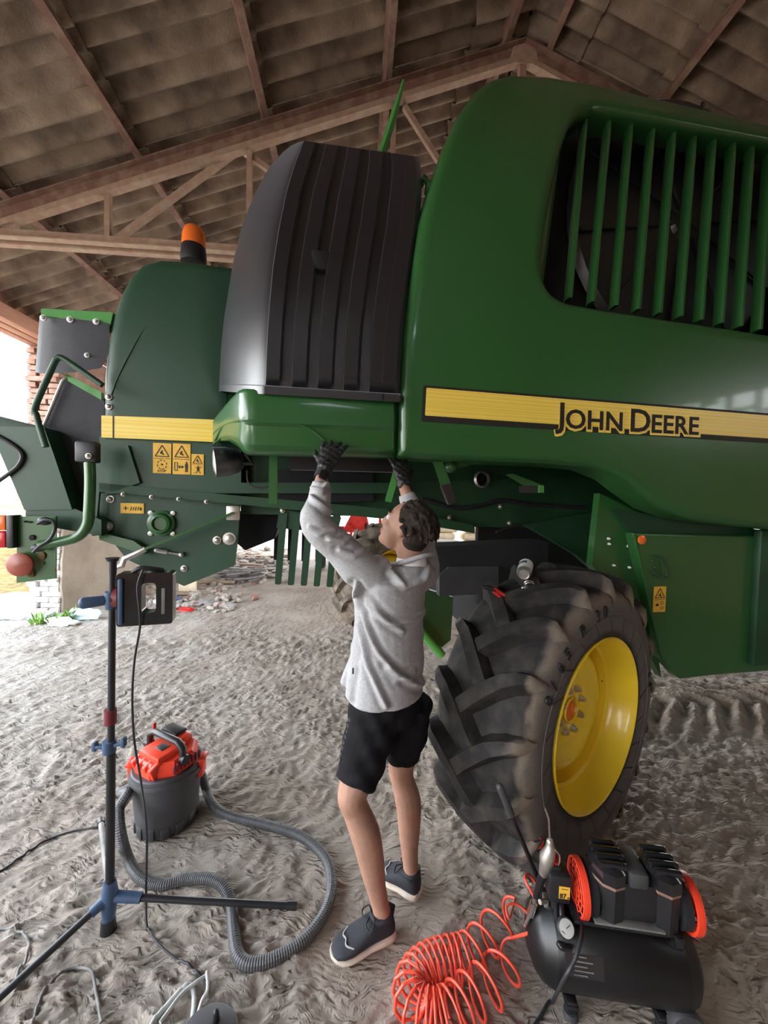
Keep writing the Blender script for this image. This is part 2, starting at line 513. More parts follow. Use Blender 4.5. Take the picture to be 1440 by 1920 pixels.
b_ = G['black_plastic'].node_tree.nodes['Principled BSDF']
b_.inputs['IOR'].default_value = 1.65; b_.inputs['Sheen Weight'].default_value = 0.22; b_.inputs['Sheen Roughness'].default_value = 0.35
b_.inputs['Sheen Tint'].default_value = (0.75, 0.82, 1.0, 1)
def tyre_material():
    m = pm('dusty_tyre', (0.020, 0.019, 0.019), 0.72, col2=(0.070, 0.060, 0.052), mix=(0.42, 0.88), scale=14, detail=8, bump=0.25, bscale=60, spec=0.25)
    t = m.node_tree; L = t.links.new; b = t.nodes['Principled BSDF']
    old = b.inputs['Base Color'].links[0].from_socket
    tcn = t.nodes.new('ShaderNodeTexCoord'); sp = t.nodes.new('ShaderNodeSeparateXYZ'); L(tcn.outputs['Object'], sp.inputs[0])
    def math_(op, a, c):
        n = t.nodes.new('ShaderNodeMath'); n.operation = op
        for k, v in enumerate((a, c)):
            if v is None: continue
            if isinstance(v, (int, float)): n.inputs[k].default_value = v
            else: L(v, n.inputs[k])
        return n.outputs[0]
    r2 = math_('SQRT', math_('ADD', math_('MULTIPLY', sp.outputs[0], sp.outputs[0]), math_('MULTIPLY', sp.outputs[2], sp.outputs[2])), None)
    def ramp(src, lo, hi):
        n = t.nodes.new('ShaderNodeMapRange'); n.inputs['From Min'].default_value = lo; n.inputs['From Max'].default_value = hi; n.interpolation_type = 'SMOOTHSTEP'
        L(src, n.inputs[0]); return n.outputs[0]
    nz = t.nodes.new('ShaderNodeTexNoise'); nz.inputs['Scale'].default_value = 9; nz.inputs['Detail'].default_value = 8; L(tcn.outputs['Object'], nz.inputs['Vector'])
    side = ramp(math_('ADD', sp.outputs[1], math_('MULTIPLY', math_('SUBTRACT', nz.outputs[0], .5), .09)), .030, -.012)
    wall_ = math_('MULTIPLY', side, ramp(r2, .40, .46))
    dust = math_('MULTIPLY', math_('MULTIPLY', side, ramp(r2, .53, .62)), ramp(nz.outputs[0], .25, .60))
    def mixc(f, a, col):
        n = t.nodes.new('ShaderNodeMix'); n.data_type = 'RGBA'; L(f, n.inputs[0]); L(a, n.inputs[6]); n.inputs[7].default_value = (*col, 1); return n.outputs[2]
    c1 = mixc(math_('MULTIPLY', wall_, .75), old, (.165, .152, .138))  # sidewall grey lightened further to make up for the shade it stands in
    L(mixc(math_('MULTIPLY', dust, .85), c1, (.27, .215, .16)), b.inputs['Base Color'])
    return m
G['rubber'] = tyre_material()

# ------------------------------------------------------------------ floor
def dirt_material():
    m = pm('trodden_dry_dirt', (0.30, 0.245, 0.20), 0.97, col2=(0.41, 0.355, 0.305), mix=(0.35, 0.7), scale=2.1, detail=11, spec=0.10)
    t = m.node_tree; L = t.links.new; b = t.nodes['Principled BSDF']
    tcn = t.nodes.new('ShaderNodeTexCoord'); prev = None
    wn = t.nodes.new('ShaderNodeTexNoise'); wn.inputs['Scale'].default_value = 5; wn.inputs['Detail'].default_value = 3
    L(tcn.outputs['Object'], wn.inputs['Vector'])
    mx = t.nodes.new('ShaderNodeVectorMath'); mx.operation = 'MULTIPLY_ADD'; mx.inputs[1].default_value = (.16, .16, 0)
    L(wn.outputs['Color'], mx.inputs[0]); L(tcn.outputs['Object'], mx.inputs[2])
    for rot, sc, di in ((-.45, (11, 44, 1), .016), (.32, (12, 52, 1), .014), (-1.0, (20, 60, 1), .009), (0.1, (80, 110, 1), .004)):
        mp = t.nodes.new('ShaderNodeMapping'); mp.inputs['Rotation'].default_value = (0, 0, rot); mp.inputs['Scale'].default_value = sc
        L(mx.outputs[0], mp.inputs['Vector'])
        n = t.nodes.new('ShaderNodeTexNoise'); n.noise_type = 'RIDGED_MULTIFRACTAL'; n.inputs['Scale'].default_value = 1.0; n.inputs['Detail'].default_value = 3
        L(mp.outputs[0], n.inputs['Vector'])
        bp = t.nodes.new('ShaderNodeBump'); bp.inputs['Strength'].default_value = .8; bp.inputs['Distance'].default_value = di
        L(n.outputs[0], bp.inputs['Height'])
        if prev:
            L(prev.outputs[0], bp.inputs['Normal'])
        prev = bp
    L(prev.outputs[0], b.inputs['Normal'])
    return m
_tab = np.random.default_rng(11).random((256, 256))
def vn(x, y):
    xi = np.floor(x).astype(int); yi = np.floor(y).astype(int)
    fx = x - xi; fy = y - yi
    fx = fx * fx * (3 - 2 * fx); fy = fy * fy * (3 - 2 * fy)
    a = _tab[xi % 256, yi % 256]; b = _tab[(xi + 1) % 256, yi % 256]
    c = _tab[xi % 256, (yi + 1) % 256]; d = _tab[(xi + 1) % 256, (yi + 1) % 256]
    return (a * (1 - fx) + b * fx) * (1 - fy) + (c * (1 - fx) + d * fx) * fy

def ground_height(x, y):
    wx = x + 0.10 * vn(x * 3.1, y * 3.1) + 0.03 * vn(x * 11, y * 11 + 7)
    wy = y + 0.10 * vn(x * 3.1 + 40, y * 3.1 + 9) + 0.03 * vn(x * 11 + 5, y * 11 + 70)
    h = 0.022 * (vn(x * 1.3, y * 1.3 + 3) - 0.5)
    for ang, fu, fv, amp, off in ((0.45, 9, 46, 0.016, 0), (-0.30, 10, 52, 0.015, 30), (0.95, 14, 40, 0.011, 60), (0.1, 5, 22, 0.009, 90)):
        c, s = math.cos(ang), math.sin(ang)
        u = (wx * c + wy * s) * fu + off; v = (-wx * s + wy * c) * fv + off
        rdg = 1 - np.abs(2 * vn(u, v) - 1)
        h = h + amp * (rdg ** 2) * np.clip(2.2 * vn(x * 1.7 + off, y * 1.7) - 0.35, 0, 1)
    h = h + 0.009 * (vn(wx * 34, wy * 34) - 0.5) + 0.007 * (vn(wx * 14, wy * 14) - 0.5)
    # lug prints of tyres: a deep row to the right of the wheel, fainter rows elsewhere
    for yc, half, amp, x0, x1, k in ((3.15, 0.42, 0.075, 1.5, 9, 0.05), (4.6, 0.35, 0.02, -4, 9, 0.1), (2.55, 0.22, 0.012, -4, -0.6, 0.6)):
        yy = y - yc - k * (x - 1.5)
        band = np.clip(1.25 - np.abs(yy) / half, 0, 1) * np.clip((x - x0) * 3, 0, 1) * np.clip((x1 - x) * 3, 0, 1)
        ph = (x + np.abs(yy) * 0.9 + 0.05 * vn(x * 6, y * 6)) / 0.19
        h = h + amp * band * (np.sin(2 * PI * ph) * 0.5 + 0.5) * (0.5 + vn(x * 9, y * 9 + 20))
    near = np.clip((6 + 0 * x - np.maximum(np.abs(x), y - 2)) / 1.5, 0.15, 1)
    return (h - 0.012) * near

def geo(a, b, k):
    n = int(math.log(b / a) / k)
    return a * np.exp(np.linspace(0, math.log(b / a), n))
xs = np.concatenate([np.linspace(-70, -6, 40), np.arange(-5.9, 5.9, 0.0135), np.linspace(6, 70, 40)])
ys = np.concatenate([np.linspace(-40, 0.3, 30), np.arange(0.35, 1.4, 0.0115), geo(1.41, 9, 0.0085), np.linspace(9.3, 90, 60)])
X, Y = np.meshgrid(xs, ys)
Z = ground_height(X, Y)
def keep_out(cx, cy, r, z=0.0):
    """pressed flat where something heavy stands"""
    global Z
    d = np.sqrt((X - cx) ** 2 + (Y - cy) ** 2)
    k = np.clip((d - r) / 0.12, 0, 1)
    Z = Z * k + z * (1 - k)
_bear = [(FL(1100, 1890), 0.22), (FL(1280, 1890), 0.15), (FL(315, 1545), 0.18), (FL(203, 1742), 0.05), (FL(675, 1785), 0.12), (FL(752, 1665), 0.12)]
for p, r in _bear:
    keep_out(p.x, p.y, r, -0.004)
me = bpy.data.meshes.new('floor')
nx, ny = len(xs), len(ys)
idx = np.arange(nx * ny).reshape(ny, nx)
q = np.stack([idx[:-1, :-1], idx[:-1, 1:], idx[1:, 1:], idx[1:, :-1]], -1).reshape(-1, 4)
me.vertices.add(nx * ny); me.vertices.foreach_set('co', np.stack([X, Y, Z], -1).astype(np.float32).ravel())
me.loops.add(q.size); me.loops.foreach_set('vertex_index', q.ravel().astype(np.int32))
me.polygons.add(len(q)); me.polygons.foreach_set('loop_start', np.arange(0, q.size, 4, dtype=np.int32))
me.polygons.foreach_set('use_smooth', np.ones(len(q), dtype=bool))
me.update(); me.validate()
floor = bpy.data.objects.new('floor', me); COL.objects.link(floor)
floor['kind'] = 'structure'
me.materials.append(dirt_material())
def gz(x, y):
    return float(np.interp(x, xs, Z[np.clip(np.searchsorted(ys, y), 0, ny - 1)]))

# ------------------------------------------------------------------ barn: roof, trusses, walls
BY = rad(4.0)
BF = Fr(0, 0, BY)
TY = 3.7                                   # the near truss stands here
ap = BF.P(980, 92, TY); lf = BF.P(0, 400, TY)
SLOPE = (ap.z - lf.z) / (ap.x - lf.x)
RX, RZ = ap.x, ap.z + 0.02                 # ridge
WX = BF.P(112, 1150, 0).x
pb = BF.L(FL(112, 1150)); WX, WY0 = pb.x, pb.y
EX = WX - 0.45                             # outer eave
HALF = RX - EX
TH = math.atan(SLOPE)
Y0B, Y1B = -5.6, 13.0
zc = lambda x: RZ - abs(x - RX) * SLOPE    # top of the rafters
ceil = tag(empty('ceiling', (0, 0, 0), BY), kind='structure')
PUR = 1.085
px0 = [RX - 0.22 - PUR * k for k in range(0, 6)] + [RX + 0.22 + PUR * k for k in range(0, 6)]
for k, xx in enumerate(px0):
    if xx < EX:
        continue
    b = B()
    z = zc(xx)
    sgn = 1 if xx < RX else -1
    R = M.Rotation(-sgn * TH, 3, 'Y')
    # channel section: web and two flanges
    c = V((xx, (Y0B + Y1B) / 2, z + 0.05))
    box(b, c, (0.012, Y1B - Y0B, 0.10), R)
    for dz in (-0.046, 0.046):
        box(b, c + R @ V((0.026, 0, dz)), (0.05, Y1B - Y0B, 0.010), R)
    for yy in (0.6, 2.1, TY + 0.02, 5.3, 7.2):
        box(b, V((xx - 0.02, yy, z + 0.03)), (0.02, 0.05, 0.09), R)
    obj('purlin', b, G['rust'], ceil)
# corrugated sheets
def make_sheet(length):
    b = B()
    wd, nw, sg = 1.10, 6, 8
    rows = []
    for z0 in (0.0, 0.007):
        for u in (0, 0.5, 1.0):
            row = []
            for k in range(nw * sg + 1):
                a = 2 * PI * k / sg
                row.append((-(u - 0.5) * length, (k / (nw * sg) - 0.5) * wd, 0.040 * math.sin(a) + z0))
            rows.append(row)
    grid(b, rows[:3]); grid(b, rows[3:][::-1])
    o = obj('roof_sheet', b, G['asbestos'], None, 60, recalc=False)
    return o
sheet0 = make_sheet(PUR / math.cos(TH) + 0.16)
first = True
ncol = int((Y1B - Y0B) / 1.05) + 1
for side in (-1, 1):
    for r in range(6):
        xc = RX + side * (0.22 + PUR * (r - 0.5)) if r else RX + side * 0.12
        for cidx in range(ncol):
            o = sheet0 if first else inst(sheet0)
            first = False
            o.parent = ceil
            lift = 0.135 + 0.012 * (cidx % 2) + random.uniform(-0.004, 0.004)
            xj = xc if r else RX + side * (0.22 + PUR * -0.28)
            o.location = (xj, Y0B + 0.5 + 1.05 * cidx, zc(xj) + lift + (0.012 if r == 0 else 0))
            tilt = 0.020
            # every sheet laps over the one below it
            o.rotation_euler = (0, (TH - tilt) * (1 if side > 0 else -1), 0)
b = B()
for s in (-1, 1):
    tube(b, [(RX + s * 0.02, Y0B, RZ + 0.20), (RX + s * 0.02, Y1B, RZ + 0.20)], 0.10, 10)
obj('ridge_cap', b, G['asbestos'], ceil)

def truss(y, label):
    t = empty('roof_truss', BF.o, BY)
    tag(t, label, 'truss', None)
    zb = lambda x: BF.P(0, 446, TY).z + 0.02
    bz = zb(0)
    for s in (-1, 1):
        b = B()
        ex = RX + s * (RX - WX + 0.1)
        a0 = V((ex, y, zc(ex) - 0.06)); a1 = V((RX, y, RZ - 0.06))
        for dy in (-0.035, 0.035):
            beam(b, a0 + V((0, dy, 0)), a1 + V((0, dy, 0)), 0.010, 0.10)
            beam(b, a0 + V((0, dy * 1.8, 0.045)), a1 + V((0, dy * 1.8, 0.045)), 0.06, 0.010)
        obj('top_chord', b, G['rust'], t)
        b = B()
        beam(b, a0 + V((0, -0.02, -0.085)), a1 + V((0, -0.02, -0.085)), 0.07, 0.05)
        obj('chord_flange', b, G['rust_pale'], t)
    b = B()
    x0, x1 = WX - 0.1, 2 * RX - WX + 0.1
    for dy in (-0.03, 0.03):
        beam(b, (x0, y + dy, bz), (x1, y + dy, bz), 0.010, 0.09)
        beam(b, (x0, y + dy * 2, bz - 0.045), (x1, y + dy * 2, bz - 0.045), 0.06, 0.010)
    obj('bottom_chord', b, G['rust_pale'], t)
    px = [BF.P(a, 420, TY).x for a in (28, 203, 467, 733)]
    for s in (1, -1):
        xs_ = [x if s > 0 else 2 * RX - x for x in px]
        for x in xs_:
            b = B()
            beam(b, (x, y, bz + 0.03), (x, y, zc(x) - 0.09), 0.045, 0.045, (0, 1, 0))
            obj('post', b, G['rust_pale'], t)
        for xa, xb in ((1, 2), (3, 2)):
            b = B()
            beam(b, (xs_[xa] + s * 0.05, y + 0.03, bz + 0.05), (xs_[xb] - s * 0.1, y + 0.03, zc(xs_[xb]) - 0.13), 0.045, 0.045, (0, 1, 0))
            obj('brace', b, G['rust_pale'], t)
        b = B()
        beam(b, (xs_[3] + s * 0.1, y + 0.03, zc(xs_[3]) - 0.14), (RX - s * 0.1, y + 0.03, bz + 0.08), 0.045, 0.045, (0, 1, 0))
        obj('brace', b, G['rust_pale'], t)
    b = B()
    beam(b, (RX, y, bz), (RX, y, RZ - 0.02), 0.06, 0.06, (0, 1, 0))
    plate(b, [(RX - 0.14, y - 0.05, RZ - 0.2), (RX + 0.14, y - 0.05, RZ - 0.2), (RX + 0.1, y - 0.05, RZ - 0.02), (RX - 0.1, y - 0.05, RZ - 0.02)], (0, 0.012, 0))
    obj('king_post', b, G['rust_pale'], t)
    return t
truss(TY, 'rust-brown riveted steel roof truss spanning above the green harvester')
truss(9.6, 'farther steel roof truss, mostly hidden behind the green harvester')

def wall(name, boxes, mat, loc_mat=None):
    b = B()
    for c, s in boxes:
        box(b, c, s)
    o = obj(name, b, mat, None, 20)
    o.rotation_euler = (0, 0, BY)
    return tag(o, kind='structure')
bz = BF.P(0, 446, TY).z
HW = zc(WX) - 0.10
wl = wall('wall_left', [((WX - 0.21, (WY0 + 0.13 + Y1B) / 2, HW / 2), (0.40, Y1B - WY0 - 0.13, HW)), ], G['brick'])
wall('wall_left_front', [((WX - 0.2, -4.6, HW / 2), (0.4, 2.0, HW))], G['brick'])
# bricks of the wall's end and of its inner face
bk = B(); box(bk, (0, 0, 0), (0.245, 0.118, 0.064), None, 0.005, 1)
brick0 = obj('brick', bk, G['brick'], None, 30)
bk = B(); box(bk, (0, 0, 0), (0.245, 0.118, 0.064), None, 0.005, 1)
brick1 = obj('brick', bk, G['whitewash'], None, 30)
used = {0: False, 1: False}
def put_brick(x, y, z, rz, white):
    src = brick1 if white else brick0
    o = inst(src) if used[white] else src
    used[white] = True
    o.parent = wl
    o.location = (x, y, z); o.rotation_euler = (random.uniform(-.02, .02), random.uniform(-.02, .02), rz + random.uniform(-.03, .03))
rr = random.Random(3)
nc = int(HW / 0.075)
for c in range(nc):
    z = 0.035 + 0.075 * c
    wh = 1 if z < 1.75 else 0
    jog = rr.uniform(-0.02, 0.02) + (0.05 * math.sin(c * 0.7) if c % 3 == 0 else 0)
    if c % 2:
        put_brick(WX - 0.125 - 0.006, WY0 + 0.06 + jog * .5, z, 0, wh); put_brick(WX - 0.345, WY0 + 0.10 + jog, z, PI / 2, wh)
    else:
        put_brick(WX - 0.068, WY0 + 0.11 + jog * .5, z, PI / 2, wh); put_brick(WX - 0.28, WY0 + 0.06 + jog, z, 0, wh)
    if 1.7 < z < 3.2:
        for k in range(5):
            put_brick(WX - 0.052 + rr.uniform(-.008, .008), WY0 + 0.36 + 0.26 * k + (0.13 if c % 2 else 0), z, PI / 2, 0)
b = B()
pj = []
for k in range(9):
    pj.append((WX + 0.0, WY0 + 0.02 + rr.uniform(-0.03, 0.03), 0.0 + 1.42 * k / 8))
pj += [(WX, WY0 + 0.15, 1.55), (WX, WY0 + 0.5, 1.66), (WX, WY0 + 1.2, 1.60), (WX, Y1B, 1.62), (WX, Y1B, 0)]
plate(b, pj, (-0.03, 0, 0))
o = obj('plaster', b, G['plaster'], wl, 20); o.location = (0.028, 0, 0)
# timber lintel on the wall head
tr = tag(empty('trim_1', (0, 0, 0), BY), kind='structure')
for k in range(3):
    b = B()
    box(b, (WX - 0.33 + 0.15 * k, (WY0 + 0.2 + Y0B) / 2, HW + 0.02), (0.125, WY0 + 0.2 - Y0B, 0.16), None, 0.006)
    obj('board', b, G['wood_red'], tr)
b = B(); box(b, (WX - 0.18, WY0 + 0.32, HW + 0.02), (0.44, 0.4, 0.2), None, 0.02); obj('mortar_pad', b, G['sack'], tr)
RWX = 2 * RX - WX
wall('wall_right', [((RWX + .2, -.25, 1.5), (.4, 10.7, 3.0)), ((RWX + .2, 4, HW + .1), (.4, 19, 0.3)),
                    ((RWX + .2, 2.5, 3.5), (.4, 5.0, 1.3)), ((RWX + .2, -4.0, 3.5), (.4, 3.0, 1.3))] +
     [((RWX + .2, y, HW / 2), (.4, .4, HW)) for y in (7.6, 10.2, 12.8)] +
     [((RWX + .1, -2.3 + 0.4 * k, 3.5), (.07, .07, 1.2)) for k in range(6)], G['brick'])  # rear stretch left open between piers to let in more daylight
wall('wall_front', [((-4.6, Y0B, 2.2), (.8, .3, 4.4)), ((2.6, Y0B, 2.2), (11.2, .3, 4.4)), ((RX, Y0B, 4.7), (11, .3, 0.8)), ((RX, Y0B, 5.3), (5, .3, 0.6))], G['brick'])  # unseen; opening kept narrow to hold back light from behind the camera
wall('wall_back', [((-4.2, Y1B, 2.2), (.6, .3, 4.4)), ((1.4, Y1B, 2.2), (.4, .3, 4.4)), ((7.0, Y1B, 2.2), (.6, .3, 4.4)), ((RX, Y1B, 4.5), (11, .3, 0.5)), ((RX, Y1B, 5.1), (5, .3, 0.8))], G['brick'])  # opened to bare piers so more daylight reaches floor and roof

# outdoors
def mound(name, x0, x1, y0, y1, n, hf, mat, label, cat):
    b = B()
    rows = []
    for j in range(n + 1):
        rows.append([(x0 + (x1 - x0) * i / n, y0 + (y1 - y0) * j / n, hf(i / n, j / n, x0 + (x1 - x0) * i / n, y0 + (y1 - y0) * j / n)) for i in range(n + 1)])
    grid(b, rows)
    o = obj(name, b, mat, None, 180)
    return o
def hf(u, v, x, y):
    e = min(u, 1 - u, v, 1 - v) * 4
    k = max(0, min(1, e))
    return -0.05 + k * (0.22 + 0.25 * MN.noise(V((x * .5, y * .5, 0))) + 0.12 * MN.noise(V((x * 2, y * 2, 3))) + 0.07 * MN.noise(V((x * 6, y * 6, 7))))
o = mound('straw_heap', -16, -5.0, 5.6, 17, 90, hf, G['straw'], '', '')
tag(o, 'trampled sunlit straw spread outside the barn', 'straw', kind='stuff')
b = B(); box(b, (0, 0, 0.75), (12, 0.25, 1.5), None, 0.02); box(b, (0, 0, 1.55), (12.1, 0.34, 0.1), None, 0.02)
o = tag(obj('boundary_wall', b, G['concrete'], None, 30, loc=(-24, 22, 0)), 'low pale boundary wall beyond the straw outside', 'wall')
t = tag(empty('rail_fence', (-19.5, 16.5, 0)), 'brown timber rail fence standing outside at far left', 'fence')
for k in range(5):
    b = B(); beam(b, (-4 + 2 * k, 0, 0), (-4 + 2 * k, 0, 1.3), .12, .12, (0, 1, 0)); obj('post', b, G['sack'], t)
for z in (0.55, 0.98):
    b = B(); box(b, (0, -0.08, z), (8.4, 0.04, 0.3), None, .005); obj('rail', b, G['wood'], t)
# greenery beyond the right-hand openings
b = B()
for k in range(500):
    a = V((random.uniform(11, 15), random.uniform(-7, 3), random.uniform(0.3, 4.6)))
    R = M.Rotation(random.uniform(0, 6), 3, 'Z') @ M.Rotation(random.uniform(0, 3), 3, 'X')
    s = random.uniform(.2, .5)
    box(b, a, (s, s * .7, .03), R)
o = obj('foliage', b, G['leaf'], None, 0)
tag(o, 'green trees growing outside beyond the barred openings', 'trees', kind='stuff')

# ------------------------------------------------------------------ combine harvester
CF = Fr(0.19, 1.75, rad(11.0))
K = empty('combine_harvester', CF.o, CF.yaw)
tag(K, 'large green combine harvester with a black ribbed rear cover and yellow side stripe', 'combine harvester')
P = CF.P

def Pz(px, py, y, yfun):
    """pixel onto a panel that curves inward by yfun"""
    p = P(px, py, y)
    for _ in range(6):
        p = P(px, py, y + yfun(p.x, p.z))
    return p
def o2(pts, y, yfun=None):
    r = []
    for q in pts:
        p = Pz(q[0], q[1], y, yfun) if yfun else P(q[0], q[1], y)
        r.append((p.x, p.z) + ((q[2],) if len(q) > 2 else ()))
    return r
def flat(name, pts, y, th, mat, parent=K, bev=0.0):
    """flat plate traced on the plane y, th thick inward; corners may carry a radius in metres"""
    l = fillet(o2(pts, y))
    b = B(); plate(b, [(p.x, y, p.y) for p in l], (0, th, 0))
    if bev:
        es = [e for e in b.edges if len(e.link_faces) == 2 and e.calc_face_angle(0) > 0.6]
        bmesh.ops.bevel(b, geom=es, offset=bev, segments=1, affect='EDGES')
    return obj(name, b, mat, parent, 35)
def bolt(px, py, y, r=0.014, mat=None, parent=K, name='bolt'):
    p = P(px, py, y); b = B()
    m = M.Translation(p) @ M.Rotation(PI / 2, 4, 'X')
    lathe(b, [(r * 1.5, -0.005), (r * 1.5, 0.002), (r, 0.003), (r * 0.95, 0.010), (r * 0.6, 0.014), (0.0005, 0.015)], 12, m)
    return obj(name, b, mat or G['steel'], parent, 50)

hy = lambda x, z: 0.17 * max(0, z - 2.75) ** 2 + (0.0 if z > 2.06 else 0.10 * (2.06 - z) ** 1.5)
# main side hood
hood_px = [(748, 856, .03), (748, 760), (756, 640), (766, 560), (778, 485), (793, 400), (812, 335), (833, 269), (859, 211), (891, 164), (918, 144), (954, 134), (1023, 137), (1118, 153), (1260, 186), (1440, 229), (1545, 258), (2050, 400),
           (2050, 1016), (1545, 1003), (1440, 992), (1372, 986), (1299, 974), (1246, 955), (1202, 923), (1168, 896), (1119, 876), (1032, 868), (886, 863)]
hole_px = [(p.x, p.y) for p in catmull([V((x, y, 0)) for x, y in ((1140, 200), (1300, 230), (1480, 265), (1512, 285), (1514, 450), (1512, 620), (1490, 632), (1440, 621), (1250, 592), (1100, 568), (1056, 556), (1031, 533), (1022, 494), (1026, 450), (1032, 405), (1043, 345), (1056, 290), (1069, 246), (1084, 217), (1106, 203))], 4, True)]
b = B()
shell(b, fillet(o2(hood_px, 0, hy)), 0.0, 0.045, 0.20, [(fillet(o2(hole_px, 0, hy)), 0.055, 0.17)], hy, 0.22)
hood = obj('side_hood', b, G['green'], K, 50)
tops = [801, 885, 962, 1040, 1115, 1188, 1258, 1328, 1394, 1462, 1530]
bots = [741, 822, 905, 985, 1062, 1137, 1210, 1282, 1350, 1418, 1486]
for i in range(11):
    tx, bx_ = 680 + tops[i] / 1.895, 680 + bots[i] / 1.895
    ty = 202 + (tx - 1100) * 0.195; by = 549 + (bx_ - 1072) * 0.165
    b = B(); rows = []
    for k in range(11):
        t = k / 10
        px_, py_ = bx_ + (tx - bx_) * t, by + 9 + (ty - by - 16) * t
        p = Pz(px_, py_, 0.062, hy)
        e = 0
        hw = 0.012
        yy = 0.062 + hy(p.x, p.z) + e
        rows.append([(p.x - hw, yy + .010, p.z), (p.x - hw * .6, yy, p.z), (p.x + hw * .6, yy, p.z), (p.x + hw, yy + .010, p.z), (p.x + hw + .004, yy + .060, p.z), (p.x - hw + .012, yy + .060, p.z)])
    grid(b, rows, True)
    obj('grille_slat', b, G['green'], hood, 60)
# dark cooling screen behind the slats
flat('screen_backing', [(1000, 640), (1000, 300), (1060, 200), (1110, 185), (1545, 285), (1545, 700)], .62, .03, G['void_black'])
b = B()
sc = P(1290, 415, 0.5)
m = M.Translation((sc.x, 0.52, sc.z)) @ M.Rotation(PI / 2, 4, 'X')
lathe(b, [(0.0, 0.02), (0.10, 0.02), (0.12, 0.0), (0.80, -0.02), (0.84, -0.06)], 40, m)
for k in range(10):
    a_ = 2 * PI * k / 10 + 0.2
    beam(b, V((sc.x, 0.50, sc.z)), V((sc.x + .8 * math.cos(a_), 0.52, sc.z + .8 * math.sin(a_))), 0.014, 0.02)
obj('rotary_screen', b, G['black_plastic'], K)
def duct(name, q, ext, mat):
    b = B(); l = [Pz(x, y, .16, hy) for x, y in q]
    plate(b, [l[0], l[1], l[1] + V((0, .5, 0)), l[0] + V((0, .5, 0))], ext); obj(name, b, mat, K)
duct('screen_side', [(1016, 550), (1055, 250)], (-.015, 0, 0), G['green'])
duct('screen_top', [(1090, 195), (1530, 282)], (0, 0, .015), G['green_dark'])
duct('screen_floor', [(1040, 566), (1530, 650)], (0, 0, -.015), G['green_dark'])

# stripe with lettering
bd = flat('stripe_border', [(794, 722, .012), (1440, 775), (2030, 824), (2030, 871), (1440, 831), (790, 790, .012)], -0.002, 0.003, G['ink'], hood)
ye = flat('stripe', [(800, 727, .006), (1440, 779), (2030, 828), (2030, 863), (1440, 822), (797, 779, .006)], -0.004, 0.003, G['stripe'], hood)
pl0, pl1 = P(1041, 801, -0.008), P(1313, 815, -0.008)
ang = math.atan2(pl1.z - pl0.z, pl1.x - pl0.x)
width = (pl1 - pl0).length
def place_text(name, mat, off, dy, dx, dz):
    b = B()
    x = 0.0
    for word, small, sp in (('J', False, 0.47), ('OHN', True, 0.0), (' ', True, 0.0), ('D', False, 0.70), ('EERE', True, 0.0)):
        if word == ' ':
            x += 0.22; continue
        s = 1.0 if not small else 0.80
        lift = 0.0 if not small else 0.0
        bb = B(); text_geo(bb, word, s, M.Identity(4), off, False, 0.012, 1.02)
        xm = max(v.co.x for v in bb.verts); xn = min(v.co.x for v in bb.verts)
        me_ = bpy.data.meshes.new('t'); bb.to_mesh(me_); bb.free()
        me_.transform(M.Translation((x - xn - (off if off > .02 else 0), 0.05 if word == 'J' else 0, 0)))
        b.from_mesh(me_); bpy.data.meshes.remove(me_)
        x += (xm - xn) + 0.055 - (2 * off if off > .02 else 0)
    total = x
    k = width / total
    R = M.Rotation(-ang, 4, 'Y') @ M.Rotation(PI / 2, 4, 'X')
    b.transform(M.Translation((pl0.x + dx, dy, pl0.z + dz)) @ R @ M.Diagonal((k, k * 0.92, 0.06, 1)))
    return obj(name, b, mat, hood, 0)
place_text('lettering_outline', G['stripe'], 0.055, -0.0055, 0.004, -0.005)
place_text('lettering', G['ink'], 0.016, -0.0072, 0, 0)

# black ribbed cover: rows from bottom to top along the rear corner
rowsY = [722, 660, 600, 500, 430, 400, 360, 330, 305, 285, 272, 264]
Lx = [411, 414, 420, 436, 453, 464, 481, 497, 513, 530, 545, 560]
Cx = [497, 499, 502, 511, 522, 528, 536, 545, 553, 561, 565, 569]
Rx = [750, 753, 757, 770, 780, 785, 788, 790, 790, 788, 786, 784]
cy = lambda t: 0.22 * t ** 2.2
rib0 = [0.0, 0.195, 0.385, 0.575, 0.765, 0.86]
ribw = 0.105
def cover_rows(tlist):
    out = []
    for t in tlist:
        lx, cx, rx, py = (float(np.interp(t, np.linspace(0, 1, len(rowsY)), a)) for a in (Lx, Cx, Rx, rowsY))
        h = (722 - py) / (722 - 264)
        sl = 0.064 + 0.074 * h
        cols = []
        for s, yy in ((1.12, 0.85), (1.04, .68), (1.0, 0.55), (0.93, 0.42), (0.80, 0.30), (0.62, 0.19), (0.45, 0.11), (0.30, 0.055), (0.16, 0.02), (0.06, 0.004)):
            pxx = cx + (lx - cx) * min(s, 1.0) + (10 if s > 1.1 else 0)
            cols.append(P(pxx, py + sl * (pxx - cx) * .5 + (s * 3 if h > .9 else 0), yy + cy(h)))
        us = []
        for r0 in rib0:
            us += [(r0, 0.0), (r0 + 0.006, -0.040), (r0 + ribw, -0.032), (r0 + ribw + .02, 0.0)]
        us += [(0.985, 0.0), (1.0, 0.03), (1.005, 0.3)]
        fade = min(1, t / 0.03)
        for u_, d_ in us:
            pxx = cx + (rx - cx) * u_
            cols.append(P(pxx, py + sl * (pxx - cx), d_ * (fade if d_ < 0 else 1) + cy(h)))
        out.append(cols)
    return out
b = B()
rows = cover_rows([0, 0.03] + [i / 44 for i in range(2, 45)])
top = rows[-1]
base = [[V((p.x * 1.0 - 0.0, p.y + (-.03 if p.y < .5 else 0), p.z - dz)) for p in rows[0]] for dz in (0.045, 0.012)]
last = [V((p.x + .01, p.y + 0.10, p.z + 0.01)) for p in top]
last2 = [V((p.x + .02, p.y + 0.7, p.z + 0.0)) for p in top]
